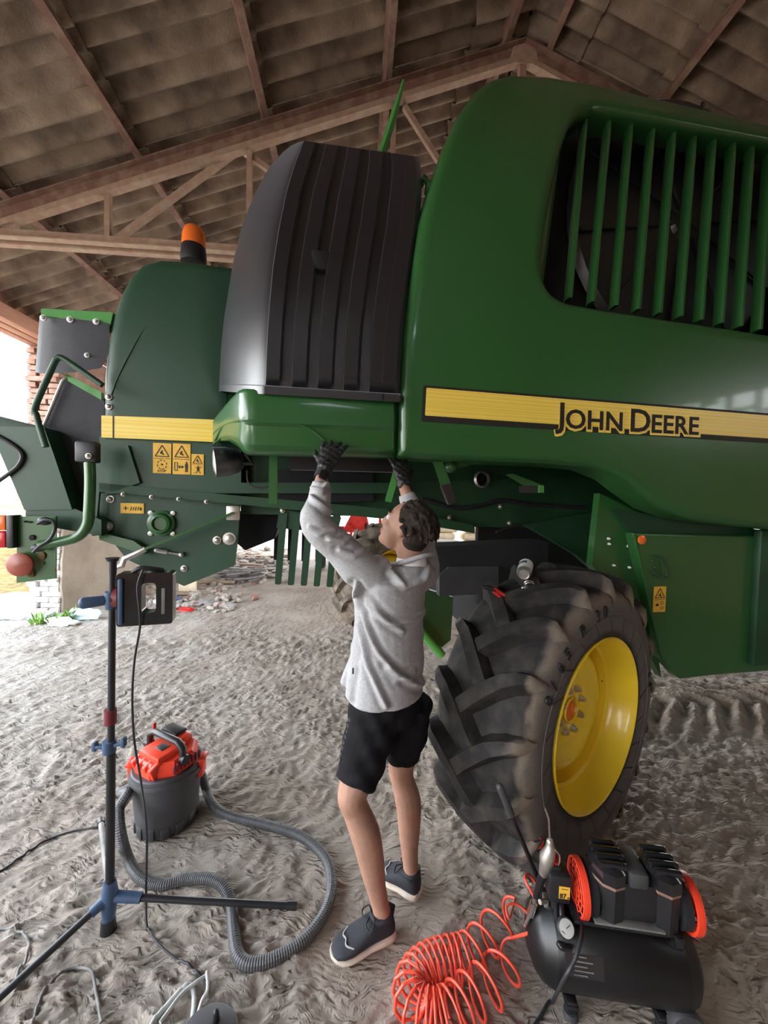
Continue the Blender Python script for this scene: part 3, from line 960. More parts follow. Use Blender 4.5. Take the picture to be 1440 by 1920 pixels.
grid(b, base + rows + [last, last2])
cover = obj('ribbed_cover', b, G['black_plastic'], K, 32)
h1 = P(601, 488, -0.022 + cy(.5))
b = B(); box(b, (h1.x, cy(.5) - 0.0, h1.z), (0.085, 0.06, 0.085), None, 0.015)
obj('pocket_shade', b, G['void_black'], cover)  # solid near-black block stands for the shade inside the latch recess
# green bar and hinge showing over the cover
b = B(); q0, q1 = P(713, 296, 0.45), P(756, 155, 0.45)
tube(b, [q0, q0.lerp(q1, .5) + V((.004, 0, 0)), q1], [(0.022, .03), (0.02, .03), (0.009, .02)], 8)
obj('hose_support', b, G['green_bright'], K)
b = B(); q = P(797, 333, 0.2)
tube(b, [q + V((-.03, .1, -.02)), q + V((0, 0.0, 0)), q + V((0.018, 0.0, -.03)), q + V((.02, .02, -.07))], 0.016, 8)
obj('hinge_tube', b, G['green'], K)

# corner panel under the cover
cols = [(748, 748, 858, .16), (744, 746, 858, .03), (738, 745, 857, .0), (600, 737, 855, -.015), (480, 730, 852, -.015), (466, 729, 851, -.012), (456, 729, 846, .0), (447, 733, 836, .04), (430, 751, 826, .17), (414, 770, 826, .32), (402, 785, 834, .43), (399, 792, 838, .47), (402, 795, 838, .7)]
rows = []
for t, ins in ((0, .02), (0.02, .004), (0.06, 0), (0.35, 0), (0.5, -.004), (0.56, .012), (0.85, .014), (0.93, .03), (1.0, .075), (1.02, .16)):
    rows.append([P(c[0], c[1] + (c[2] - c[1]) * t, c[3] + ins) for c in cols])
b = B(); grid(b, rows)
cp = obj('corner_panel', b, G['green'], K, 34)
# the pressed arch that runs over the corner panel
b = B()
arch = [P(x, y, d) for x, y, d in ((403, 826, .42), (418, 800, .30), (436, 792, .14), (456, 789, .0), (500, 789, -.012), (545, 793, -.012), (580, 804, -.012), (606, 824, -.012), (622, 846, -.006))]
tube(b, catmull(arch, 5), 0.004, 8)
obj('pressed_arch', b, G['green'], cp)
# corner panel lower edge return and bracket
flat('bracket', [(505, 850), (520, 850), (520, 945), (503, 945)], 0.33, 0.02, G['green'])
# second, outer stay between hood and rail
b = B(); q0, q1 = P(748, 868, .3), P(728, 940, .42); beam(b, q0, q1, .035, .012, (0, 1, 0)); obj('stay', b, G['green_bright'], K)

# rear hood behind the cover
ry = 0.72
ryf = lambda x, z: 0.12 * max(0, z - 2.45) ** 2
rh = [(188, 828), (189, 745), (190, 700), (196, 640), (208, 585), (222, 545), (240, 512), (262, 490), (300, 480), (360, 485), (452, 498), (452, 832)]
b = B(); shell(b, fillet(o2(rh, ry, ryf)), ry, 0.06, 1.9, (), ryf, 0.2)
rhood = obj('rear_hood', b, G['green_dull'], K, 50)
b = B()
tube(b, catmull([Pz(x, y, ry - .001, ryf) + V((0, ryf(0, Pz(x, y, ry, ryf).z), 0)) for x, y in ((318, 535), (290, 580), (250, 650), (222, 705), (207, 745))], 5), 0.0045, 6)
obj('panel_seam', b, G['green_dark'], rhood)
flat('rear_stripe', [(190, 779), (409, 787), (409, 829), (190, 820)], ry - .004, .004, G['stripe'], rhood)
flat('stripe_gap', [(211, 779), (214, 779), (214, 822), (211, 821)], ry - .005, .004, G['ink'], rhood)
for x, y in ((204, 744), (204, 762)):
    bolt(x, y, ry - .004, .012, None, rhood)
# beacon
p = P(363, 486, ry + 0.30)
b = B(); lathe(b, [(0.0, -0.03), (0.075, -0.03), (0.078, 0.0), (0.072, 0.07), (0.069, 0.075)], 28, M.Translation(p)); bc = obj('beacon', b, G['black'], K)
b = B(); lathe(b, [(0.069, 0.07), (0.071, 0.09), (0.068, 0.14), (0.060, 0.175), (0.045, 0.195), (0.02, 0.205), (0.0005, 0.207)], 28, M.Translation(p)); obj('amber_lens', b, G['orange_lens'], bc)

# rear chassis side
cyp = 0.74
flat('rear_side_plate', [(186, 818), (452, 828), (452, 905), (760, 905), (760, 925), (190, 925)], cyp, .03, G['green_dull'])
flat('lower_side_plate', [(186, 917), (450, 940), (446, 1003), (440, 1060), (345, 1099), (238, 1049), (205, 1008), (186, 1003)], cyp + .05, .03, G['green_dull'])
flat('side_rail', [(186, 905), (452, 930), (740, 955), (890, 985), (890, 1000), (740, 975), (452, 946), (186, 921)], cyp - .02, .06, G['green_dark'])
flat('corner_gusset', [(186, 998), (250, 1014), (275, 1032), (270, 1040), (186, 1012)], cyp + .0, .05, G['green'])
for x, y, r in ((204, 903, .016), (232, 899, .014), (201, 986, .020), (407, 1013, .017), (430, 1010, .026), (345, 1066, .013), (207, 936, .014), (437, 953, .010), (517, 939, .011), (530, 957, .011), (700, 958, .010)):
    bolt(x, y, cyp - .0 if y < 930 else cyp + .045, r)
for x, y in ((231, 927), (284, 932), (335, 936), (387, 941)):
    bolt(x, y, cyp - .025, .008)
b = B(); q = P(304, 981, cyp + .05); m = M.Translation(q) @ M.Rotation(PI / 2, 4, 'X')
lathe(b, [(.075, -.01), (.075, .02), (.062, .025), (.055, .045), (.04, .05), (.036, .03), (.0, .03)], 28, m)
bf = obj('bearing_housing', b, G['green'], K)
for a_ in (45, 135, 225, 315):
    b = B(); lathe(b, [(.014, 0), (.014, .012), (.0, .014)], 8, M.Translation(q + V((.085 * math.cos(rad(a_)), -.0, .085 * math.sin(rad(a_))))) @ M.Rotation(PI / 2, 4, 'X')); obj('bolt', b, G['steel'], bf)
b = B(); q0, q1, q2 = P(437, 962, cyp - .02), P(273, 1029, cyp - .05), P(233, 1048, cyp - .07)
beam(b, q0, q1, .014, .035, (0, 1, 0)); obj('strut', b, G['green'], K)
b = B(); tube(b, [q1, q2, q2 + V((-.01, 0, -.035)), q2 + V((-.05, 0, -.05))], .016, 8); obj('hook_end', b, G['steel'], K)
b = B(); q = P(437, 962, cyp - .0); box(b, q, (.075, .012, .085), None, .004); obj('hinge_plate', b, G['steel'], K)
b = B(); q0, q1 = P(293, 1032, cyp + .03), P(340, 1040, cyp + .03)
tube(b, [q0, q0.lerp(q1, .4)], .014, 8, True); tube(b, [q0.lerp(q1, .4), q1], .006, 8); ball(b, q1, .016)
obj('spring_latch', b, G['steel'], K)

def warn(px0, py0, px1, py1, y, kind, parent=K):
    """yellow warning sticker with its pictogram"""
    a, c = P(px0, py0, y), P(px1, py1, y)
    w_, h_ = c.x - a.x, a.z - c.z
    b = B(); box(b, ((a.x + c.x) / 2, y, (a.z + c.z) / 2), (w_, .002, h_), None, .0005, 1)
    s = obj('warning_sticker', b, G['sticker'], parent)
    b = B()
    U = lambda u, v, d=-.0022: V((a.x + w_ * u, y + d, c.z + h_ * v))
    th = w_ * .05
    def bar(u0, v0, u1, v1, t=th):
        beam(b, U(u0, v0), U(u1, v1), t, .0012, (0, 1, 0))
    if kind in ('a', 'b', 'c'):
        for i in range(3):
            tri = [(.12, .56), (.88, .56), (.5, .93)]
            bar(*tri[i], *tri[(i + 1) % 3])
        bar(.40, .70, .60, .62, th * 1.6); bar(.44, .64, .52, .76, th * 1.6)
        bar(.05, .49, .95, .49, th * .5)
    if kind == 'a':
        for k in range(8):
            a0, a1 = 2 * PI * k / 8, 2 * PI * (k + .6) / 8
            bar(.5 + .26 * math.cos(a0), .29 + .15 * math.sin(a0), .5 + .26 * math.cos(a1), .29 + .15 * math.sin(a1), th * .8)
        ball(b, U(.5, .29), (w_ * .06, .001, w_ * .06))
        text_geo(b, 'STOP', w_ * .2, M.Translation(U(.24, .04)) @ M.Rotation(PI / 2, 4, 'X'), 0, False, .0008)
    elif kind == 'b':
        for q_ in ((.12, .12, .12, .38), (.12, .38, .27, .38), (.27, .38, .27, .12), (.27, .12, .12, .12)):
            bar(*q_, th * .7)
        bar(.34, .24, .60, .24); bar(.34, .24, .42, .28); bar(.34, .24, .42, .20); bar(.60, .24, .52, .28); bar(.60, .24, .52, .20)
        ball(b, U(.78, .38), (w_ * .055, .001, w_ * .055)); bar(.78, .35, .78, .22, w_ * .16); bar(.74, .24, .74, .08, w_ * .06); bar(.82, .24, .82, .08, w_ * .06)
    elif kind == 'c':
        ball(b, U(.55, .40), (w_ * .07, .001, w_ * .07)); bar(.55, .36, .55, .2, w_ * .18); bar(.55, .33, .3, .37); bar(.55, .33, .82, .38); bar(.5, .2, .38, .08); bar(.6, .2, .74, .08); bar(.22, .1, .3, .1)
    elif kind == 'd':
        for i in range(3):
            tri = [(.12, .56), (.88, .56), (.5, .93)]
            bar(*tri[i], *tri[(i + 1) % 3])
        bar(.38, .66, .64, .62, th * 1.6); bar(.46, .64, .56, .75, th * 1.4); bar(.05, .49, .95, .49, th * .5)
        ball(b, U(.32, .28), (w_ * .13, .001, w_ * .09)); 
        for v in (.16, .36):
            for k in range(8):
                a0, a1 = 2 * PI * k / 8, 2 * PI * (k + 1) / 8
                bar(.7 + .13 * math.cos(a0), v + .06 * math.sin(a0), .7 + .13 * math.cos(a1), v + .06 * math.sin(a1), th * .6)
    else:
        bar(.12, .5, .34, .5, .004); bar(.22, .3, .22, .7, .004)
        for k in range(4):
            bar(.42 + .1 * k, .3, .48 + .1 * k, .65, .004)
        bar(.86, .3, .86, .6, .01)
    obj('pictogram', b, G['ink'], s)
warn(287, 830, 321, 888, cyp - .004, 'a')
warn(324, 831, 357, 890, cyp - .004, 'b')
warn(359, 851, 382, 891, cyp - .004, 'c')
warn(226, 943, 270, 963, cyp + .045, 'e')

# rear end: chopper hood, flap, chute, grab rails
ey = 0.75
flat('flap_bracket', [(75, 578, .03), (212, 586), (204, 622), (192, 607), (78, 591)], ey, .03, G['green_bright'])
b = B()
rows = []
for t in (0, .25, .5, .75, 1):
    r = []
    for x, y0_, y1_, d in ((205, 607, 660, 0), (190, 604, 690, .0), (140, 598, 698, .0), (100, 596, 700, .02), (82, 594, 700, .06), (74, 594, 698, .14), (76, 594, 690, .26), (86, 594, 684, .34), (130, 596, 684, .40)):
        r.append(P(x + (66 - 74) * t * (1 if x < 90 else 0), y0_ + (y1_ - y0_) * t, ey - .01 + d))
    rows.append(r)
grid(b, rows)
fl = obj('rubber_flap', b, G['rubber_flap'], K, 60)
for x, y in ((81, 596), (131, 599), (180, 603)):
    bolt(x, y, ey - .012, .011, G['white'], fl)
bolt(163, 666, ey - .012, .009, G['white'], fl)
flat('black_end_panel', [(123, 704), (196, 748), (196, 930), (180, 985), (135, 985), (92, 850), (80, 800)], ey + .08, .05, G['rubber_flap'])
flat('panel_edge', [(123, 700), (190, 735), (190, 750), (128, 715)], ey + .05, .03, G['green_bright'])
b = B(); q = [P(125, 706, ey + .06), P(117, 715, ey + .06), P(82, 798, ey + .06)]
tube(b, q, .009, 8); obj('edge_rod', b, G['steel'], K)
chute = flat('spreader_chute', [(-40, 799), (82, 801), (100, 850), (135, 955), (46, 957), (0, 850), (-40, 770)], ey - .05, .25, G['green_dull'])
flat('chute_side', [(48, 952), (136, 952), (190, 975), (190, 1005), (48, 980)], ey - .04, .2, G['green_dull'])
b = B(); tube(b, catmull([P(x, y, ey - .06) for x, y in ((-20, 810), (20, 832), (41, 852), (35, 872), (14, 890), (-15, 910))], 5), .011, 8); obj('chute_rod', b, G['cable'], K)
b = B(); tube(b, catmull([P(x, y, ey - .16) for x, y in ((192, 722), (150, 693), (118, 672), (108, 672), (100, 685), (66, 762), (68, 778), (74, 800), (86, 838))], 6), .015, 10); obj('grab_rail', b, G['green_dull'], K)
pl = flat('lamp_plate', [(32, 968), (105, 968), (104, 1085), (31, 1093)], ey - .12, .012, G['green'])
hold = [(78, 1042, .017), (58, 1075, .017), (80, 1056, .006), (103, 1068, .006), (47, 978, .005), (56, 979, .005), (72, 978, .005), (60, 1008, .012)]
for x, y, r in hold:
    p = P(x, y, ey - .126); b = B(); lathe(b, [(r, 0), (r, .004), (0, .004)], 14, M.Translation(p) @ M.Rotation(PI / 2, 4, 'X') @ M.Diagonal((1, 1.25, 1, 1))); obj('hole_disc', b, G['straw'] if r > .015 or y > 1050 else G['void_black'], pl)  # straw and near-black discs stand for the daylight and shade in holes
p = P(40, 1058, ey - .15); b = B(); lathe(b, [(.06, 0), (.06, .015), (.05, .022), (0.0, .026)], 26, M.Translation(p) @ M.Rotation(PI / 2, 4, 'X')); obj('reflector', b, G['reflector'], pl)
q = P(12, 996, ey - .12); b = B(); box(b, q + V((.035, 0, 0)), (.035, .07, .17), None, .008); tl = obj('tail_lamp', b, G['black'], K)
b = B(); box(b, q + V((-.045, 0, .045)), (.13, .075, .078), None, .008); obj('amber_lens', b, G['orange_lens'], tl)
b = B(); box(b, q + V((-.045, 0, -.04)), (.13, .075, .084), None, .008); obj('red_lens', b, G['red_lens'], tl)
b = B(); tube(b, catmull([P(x, y, ey - .2) for x, y in ((70, 982), (85, 975), (100, 978), (102, 995), (92, 1012), (74, 1024), (62, 1036))], 5), .008, 8)
for x, y in ((84, 977), (72, 1027)):
    ball(b, P(x, y, ey - .16), (.035, .02, .022))
obj('lamp_cable', b, G['cable'], K)
b = B(); tube(b, catmull([P(x, y, ey - .17) for x, y in ((167, 850), (169, 900), (167, 960), (163, 985), (148, 1005), (118, 1015), (75, 1022))], 6), .026, 12); obj('lamp_arm', b, G['green'], K)
b = B(); q = P(165, 848, ey - .17); box(b, q, (.10, .06, .11), None, .012); obj('pivot_block', b, G['black'], K)
bolt(166, 855, ey - .21, .010)
flat('arm_bracket', [(172, 862), (186, 835), (240, 835), (262, 905), (214, 922), (186, 922), (178, 1005), (172, 1005)], cyp - .02, .02, G['green_dull'])
# work lamp at the rear corner
q = P(417, 866, .42)
dv = V((-0.93, -0.3, -0.12)).normalized(); R = dv.to_track_quat('Z', 'Y').to_matrix().to_4x4()
b = B(); lathe(b, [(0.0, -.10), (.035, -.10), (.06, -.075), (.075, -.02), (.078, .03), (.076, .04), (.072, .035)], 24, M.Translation(q) @ R); wlp = obj('work_lamp', b, G['black_plastic'], K)
b = B(); lathe(b, [(.072, .034), (.05, .040), (0.0005, .043)], 24, M.Translation(q) @ R); obj('lamp_glass', b, G['glass'], wlp)
b = B(); tube(b, [q + V((.08, .0, .0)), q + V((.14, .02, .0)), P(460, 850, .42)], .016, 8); obj('lamp_bracket', b, G['black'], wlp)
b = B(); tube(b, catmull([P(x, y, .44) for x, y in ((463, 882), (466, 905), (485, 915), (505, 910), (518, 888))], 5), .005, 6); obj('lamp_wire', b, G['cable'], K)

a, c = P(200, 800, .85), P(470, 940, .85)
b = B(); box(b, ((a.x + c.x) / 2, 1.5, (a.z + c.z) / 2), (c.x - a.x, 1.3, a.z - c.z)); obj('tail_backing', b, G['green_dark'], K)  # added dark block closing gaps where daylight showed between the plates
# straw walker rake hanging below
fz = .80
rk = flat('rake_plate', [(524, 955), (640, 970), (632, 1000), (518, 990)], fz, .012, G['green_dull'])
for k in range(5):
    x0_, x1_ = 533 + 25 * k, 521 + 24.2 * k
    flat('rake_tine', [(x0_ - 8, 962), (x0_ + 6, 962), (x1_ + 6, 1096 + 1.2 * k, .012), (x1_ - 6, 1096 + 1.2 * k, .012)], fz - .012, .010, G['green_dull'], rk)
for k in range(4):
    x0_ = 515 + 26 * k
    flat('inner_tine', [(x0_, 955), (x0_ + 9, 955), (x0_ + 6, 1050 + k), (x0_ - 2, 1050 + k)], fz + .5, .012, G['void_black'], rk)
flat('chopper_end', [(440, 960), (530, 965), (515, 1010), (460, 1032), (446, 1020)], cyp + .3, .4, G['void_black'])

# belly of the machine
uy = 0.85
cx0, cx1 = P(452, 880, uy).x, P(2050, 880, uy).x
zt = 3.0
zb_ = P(700, 968, uy).z
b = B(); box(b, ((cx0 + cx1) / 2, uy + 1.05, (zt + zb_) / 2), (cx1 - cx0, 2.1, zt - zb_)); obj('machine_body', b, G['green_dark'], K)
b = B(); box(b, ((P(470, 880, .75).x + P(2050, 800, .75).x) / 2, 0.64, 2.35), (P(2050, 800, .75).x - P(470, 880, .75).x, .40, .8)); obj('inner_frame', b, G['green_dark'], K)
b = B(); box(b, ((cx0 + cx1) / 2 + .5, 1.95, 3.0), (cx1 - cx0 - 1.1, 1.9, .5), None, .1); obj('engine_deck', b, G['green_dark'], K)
flat('cross_channel', [(538, 855), (740, 862), (740, 885), (545, 880)], .50, .08, G['black_plastic'])
flat('inner_panel', [(520, 880), (700, 888), (700, 940), (520, 945)], .78, .03, G['void_black'])
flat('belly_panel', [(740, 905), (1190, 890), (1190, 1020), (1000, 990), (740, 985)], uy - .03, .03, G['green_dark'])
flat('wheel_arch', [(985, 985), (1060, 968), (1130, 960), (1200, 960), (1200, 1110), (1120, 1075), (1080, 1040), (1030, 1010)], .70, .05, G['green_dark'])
b = B(); tube(b, catmull([P(x, y, uy - .06) for x, y in ((790, 935), (850, 952), (900, 948), (940, 938), (1000, 946), (1100, 952))], 5), .013, 8); obj('hydraulic_hose', b, G['void_black'], K)
b = B(); tube(b, catmull([P(x, y, uy - .06) for x, y in ((930, 998), (960, 988), (1010, 980), (1090, 985))], 5), .010, 8); obj('hydraulic_hose', b, G['void_black'], K)
for x, y in ((843, 971), (955, 981), (938, 950)):
    bolt(x, y, uy - .035, .012)
b = B(); box(b, (P(1060, 1010, 1.1).x, 1.15, P(1060, 1010, 1.1).z - .1), (1.5, .05, .75)); obj('wheel_backdrop', b, G['void_black'], K)  # added black backdrop filling the dark gap between axle and door
# release handles
h = flat('release_handle', [(813, 866), (830, 866), (845, 906), (828, 912)], .10, .012, G['green'])
flat('handle_grip', [(828, 911), (845, 905), (855, 942, .014), (842, 948, .014)], .094, .026, G['black_plastic'], h)
h = flat('release_handle', [(950, 890), (962, 888), (1018, 910), (1018, 915), (985, 912)], .25, .012, G['green'])
flat('handle_grip', [(978, 911), (1012, 911), (1012, 924), (978, 924)], .25, .03, G['black_plastic'], h)
flat('grip_end', [(1011, 910), (1020, 910), (1020, 924), (1011, 924)], .24, .03, G['green_bright'], h)
b = B(); q0, q1 = P(828, 880, .2), P(876, 866, .2); beam(b, q0, q1, .05, .04); ball(b, P(845, 876, .16), .03); obj('latch_bracket', b, G['green'], K)
b = B(); q = P(902, 899, uy - .06); lathe(b, [(.055, 0), (.06, .02), (.048, .03), (.042, 0)], 24, M.Translation(q) @ M.Rotation(PI / 2, 4, 'X')); obj('lens_ring', b, G['steel'], K)
b = B(); ball(b, q + V((0, .02, 0)), (.045, .02, .045)); obj('ring_lens', b, G['void_black'], K)

# lower side door
dy_ = 0.22
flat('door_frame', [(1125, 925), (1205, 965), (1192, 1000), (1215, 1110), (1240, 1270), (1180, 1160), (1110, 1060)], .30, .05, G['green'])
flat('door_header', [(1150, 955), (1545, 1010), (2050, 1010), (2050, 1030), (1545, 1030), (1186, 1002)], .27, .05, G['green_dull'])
dl = fillet(o2([(1187, 999, .01), (1545, 1008), (2050, 1014), (2050, 1205), (1545, 1252), (1440, 1259), (1345, 1266), (1275, 1274, .06), (1240, 1235, .1), (1212, 1110)], dy_))
b = B(); shell(b, dl, dy_, .012, .06, (), None)
door = obj('side_door', b, G['green'], K, 50)
p = P(1203, 1012, dy_); b = B(); lathe(b, [(.026, 0), (.026, .006), (.018, .009), (0, .010)], 24, M.Translation(p) @ M.Rotation(PI / 2, 4, 'X')); obj('orange_reflector', b, G['orange_lens'], door)
warn(1226, 1100, 1247, 1147, dy_ - .004, 'd', door)
b = B(); tube(b, catmull([P(x, y, dy_ - .02) for x, y in ((1228, 1040), (1245, 1050), (1250, 1080), (1238, 1083), (1224, 1068))], 4), .006, 8)
for x, y in ((1224, 1052), (1227, 1063), (1226, 1075)):
    ball(b, P(x, y, dy_), .009)
obj('door_latch', b, G['green_dull'], door)
for x, y in ((1141, 1010), (1142, 1020), (1178, 1024), (1151, 1060), (1180, 1064)):
    bolt(x, y, .295, .005, G['white'])
b = B(); box(b, ((P(1412, 1000, .21).x + P(2050, 1000, .21).x) / 2 + .02, .20, P(1412, 1120, .21).z), (P(2050, 1000, .21).x - P(1412, 1000, .21).x, .05, P(1412, 1003, .21).z - P(1412, 1255, .21).z), None, .012); obj('door_lap', b, G['green_dark'], K)

# ------------------------------------------------------------------ rear wheels
WC = V((1.047, 1.79, 0.662)); WYAW = rad(36.2)
def tyre_mesh(b):
    RIM = 0.405
    prof = [(0.03, RIM - .012), (-.002, RIM + .004), (-.012, .44), (-.018, .49), (-.018, .54), (-.010, .59), (.008, .624), (.045, .643), (.11, .652), (.23, .656), (.35, .652), (.415, .643), (.452, .624), (.47, .59), (.478, .54), (.478, .49), (.472, .44), (.462, RIM + .004), (.43, RIM - .012)]
    n = 96
    rings = [[b.verts.new((r * math.cos(2 * PI * k / n), y, r * math.sin(2 * PI * k / n))) for k in range(n)] for y, r in prof]
    for A, C in zip(rings, rings[1:]):
        for k in range(n):
            b.faces.new((A[k], A[(k + 1) % n], C[(k + 1) % n], C[k]))
    NL = 17
    pr_y = np.array([p[0] for p in prof[4:13]]); pr_r = np.array([p[1] for p in prof[4:13]])
    for side in (0, 1):
        for i in range(NL):
            th0 = 2 * PI * (i + 0.5 * side) / NL
            st = []
            # tail down the sidewall, shoulder, then the curved bar to the middle
            for (y, base, topr, dth, hw, tw) in ((-.022, .565, .574, -.004, .008, .003), (-.020, .588, .606, -.003, .012, .005), (-.012, .605, .640, -.002, .019, .008), (.004, .615, .680, .0, .036, .016),
                                                 (.045, .63, .706, .028, .048, .022), (.10, .64, .713, .075, .051, .025), (.155, .645, .716, .145, .051, .027), (.21, .648, .717, .225, .050, .028), (.262, .648, .717, .305, .046, .029), (.285, .648, .69, .345, .030, .019)):
                yy = y if side == 0 else 0.46 - y
                th = th0 + dth
                # local direction across the bar, mostly round the wheel
                st.append((yy, base, topr, th, hw, tw))
            prev = None
            for j, (yy, br, tr_, th, hw, tw) in enumerate(st):
                j0, j1 = max(0, j - 1), min(len(st) - 1, j + 1)
                dy = st[j1][0] - st[j0][0]; ds = (st[j1][3] - st[j0][3]) * 0.66
                l = math.hypot(dy, ds) or 1
                ny, ns = -ds / l, dy / l
                if j < 3:
                    ny, ns = 0, (1 if side == 0 else -1)
                ring = []
                for s_, rr_, ww in ((-1, br, hw), (-1, tr_, tw), (1, tr_, tw), (1, br, hw)):
                    y2 = yy + ny * s_ * ww; t2 = th + ns * s_ * ww / 0.66
                    ring.append(b.verts.new((rr_ * math.cos(t2), y2, rr_ * math.sin(t2))))
                if prev:
                    for k in range(4):
                        b.faces.new((prev[k], prev[(k + 1) % 4], ring[(k + 1) % 4], ring[k]))
                else:
                    b.faces.new(ring)
                prev = ring
            b.faces.new(prev[::-1])
    # raised blocks and ribs on the sidewall
    for k in range(22):
        a0 = 2 * PI * k / 22
        for da, r0, r1, sk in ((0, .432, .505, .09), (.12, .432, .505, .09)):
            p0 = V((r0 * math.cos(a0), -.012, r0 * math.sin(a0))); p1 = V((r1 * math.cos(a0 + sk), -.019, r1 * math.sin(a0 + sk)))
            tube(b, [p0, p0.lerp(p1, .5) + V((0, -.001, 0)), p1], .0028, 4)
    for r_, y_ in ((.428, -.009), (.512, -.019)):
        tube(b, [(r_ * math.cos(2 * PI * k / 72), y_, r_ * math.sin(2 * PI * k / 72)) for k in range(72)], .003, 6, closed=True, cap=False)
b = B(); tyre_mesh(b)
tyre = obj('rear_wheel', b, G['rubber'], K, 40)
wl_ = CF.L(WC)
tyre.location = wl_; tyre.rotation_euler = (0, 0, WYAW - CF.yaw)
def wl_obj(name, b, mat, ang=45, parent=tyre):
    return obj(name, b, mat, parent, ang)
RX90 = M.Rotation(PI / 2, 4, 'X')
b = B()
lathe(b, [(.402, -.05), (.407, -.005), (.409, .008), (.404, .014), (.396, .006), (.386, -.03), (.380, -.05), (.362, -.085), (.350, -.11), (.342, -.19), (.335, -.235), (.322, -.245), (.312, -.225), (.306, -.18), (.298, -.15), (.284, -.132), (.262, -.124), (.235, -.124), (.215, -.130), (.195, -.142), (.175, -.146), (.150, -.146), (.075, -.144), (.070, -.140), (.066, -.15), (.0, -.15)], 72, RX90)
lathe(b, [(.402, -.05), (.34, -.12), (.33, -.40), (.40, -.45)], 72, RX90)
rim = wl_obj('wheel_rim', b, G['yellow'], 35)
for k in range(8):
    a_ = 2 * PI * (k + .35) / 8
    m = M.Translation((.108 * math.cos(a_), .146, .108 * math.sin(a_))) @ RX90
    b = B(); lathe(b, [(.020, 0), (.020, .006), (.0155, .007), (.0155, .022), (.009, .024), (.009, .031), (0, .032)], 6, m); wl_obj('wheel_nut', b, G['steel'], 30)
b = B(); lathe(b, [(.058, -.15), (.064, -.135), (.060, -.128), (.054, -.135)], 30, RX90); wl_obj('hub_ring', b, G['yellow'])
b = B(); lathe(b, [(.05, -.150), (.048, -.140), (.0005, -.136)], 30, RX90); box(b, (0, .134, 0), (.012, .008, .08)); wl_obj('hub_cap', b, G['orange_lens'])
b = B(); ball(b, (.345, .14, .06), (.012, .012, .012)); wl_obj('valve', b, G['black'])
# moulded size lettering round the sidewall
def arc_text(s_, r, a_mid, size, step):
    n = len(s_)
    for i, ch in enumerate(s_):
        if ch == ' ':
            continue
        a_ = a_mid - (i - (n - 1) / 2) * step
        m = M.Translation((r * math.cos(a_), -.0175, r * math.sin(a_))) @ M.Rotation(-(a_ - PI / 2), 4, 'Y') @ RX90 @ M.Translation((-size * .32, -size * .36, 0))
        b = B(); text_geo(b, ch, size, m, .012 * size, False, .006)
        wl_obj('size_letter', b, G['black'], 0)
arc_text('0/65 R 30', .545, rad(122), .074, .128)
arc_text('60', .545, rad(8), .058, .11)
far = inst(tyre, 'rear_wheel', K)
far.data = tyre.data.copy(); far.data.materials[0] = G['rubber_far']
far.location = CF.L(V((0.16, 4.75, 0.675)))
fr = inst(rim, 'wheel_rim', far)
# axle, steering parts
ax0, ax1 = CF.L(WC) + V((-.15, .45, .22)), CF.L(V((0.16, 4.75, .9)))
ax1.x = ax0.x
b = B(); beam(b, P(800, 1045, .62), P(1010, 1035, .62), .2, .16); beam(b, ax0, ax1, .16, .22); obj('rear_axle', b, G['void_black'], K)
b = B(); tube(b, [ax0 + V((0.1, -.2, .1)), ax0 + V((.1, -.1, -.35))], .07, 14); obj('king_pin', b, G['void_black'], K)
b = B(); q0, q1 = P(775, 1168, .55), P(829, 1228, .55); tube(b, [q0, q1], .028, 12); tube(b, [q0.lerp(q1, -.6), q0], .016, 10); obj('steering_cylinder', b, G['green_bright'], K)
b = B(); plate(b, [P(x, y, .6) for x, y in ((785, 1100), (850, 1120), (845, 1200), (815, 1225), (785, 1160))], (0, .05, 0)); obj('steering_arm', b, G['green_dark'], K)
flat('axle_plate', [(824, 1080), (842, 1063), (935, 1062), (935, 1113), (824, 1118)], .50, .06, G['rubber_flap'])

# ------------------------------------------------------------------ person reaching up under the cover
PO = FL(725, 1730)
PE = empty('person', (PO.x, PO.y, 0))
tag(PE, 'person with short dark hair in grey top and black shorts reaching up under the machine', 'person')
def pobj(name, b, mat, ang=45, parent=None):
    o = obj(name, b, mat, parent or PE, ang)
    if not parent:
        o.matrix_parent_inverse = M.Translation(V((-PO.x, -PO.y, 0)))
    return o
def pblob(name, b, mat, voxel, smooth=6, edit=None, parent=None):
    o = blob(name, b, mat, parent or PE, voxel, smooth, edit)
    if not parent:
        o.matrix_parent_inverse = M.Translation(V((-PO.x, -PO.y, 0)))
    return o
fdir = V((-0.78, 0.62, 0)).normalized()          # the way the chest faces
rdir = V((fdir.y, -fdir.x, 0))                    # the figure's right
W = WY
# joints
shL, elL, wrL, haL = W(683, 1068, 1.47), W(592, 985, 1.40), W(604, 893, 1.54), W(621, 848, 1.60)
shR, elR, wrR, haR = W(792, 1064, 1.68), W(786, 990, 1.77), W(757, 912, 1.79), W(752, 880, 1.82)
hipL, hipR = W(708, 1325, 1.51), W(762, 1325, 1.60)
toeL, heelL = FL(622, 1800), FL(735, 1752); toeR, heelR = FL(714, 1636), FL(783, 1686)
anL = heelL.lerp(toeL, .18) + V((0, 0, .105)); anR = heelR.lerp(toeR, .18) + V((0, 0, .105))
knL, knR = W(660, 1492, 1.40), W(752, 1440, 1.62)
chest = W(733, 1120, 1.555); waist = W(728, 1225, 1.545); pelv = W(733, 1310, 1.555); neck0 = W(772, 1052, 1.57)
headc = W(760, 992, 1.58)
hd = V((-0.86, 0.30, 0.40)).normalized()          # the face looks up and to the left
hs = hd.cross(V((0, 0, 1))).normalized()          # towards the figure's right ear
hu = hs.cross(hd).normalized()
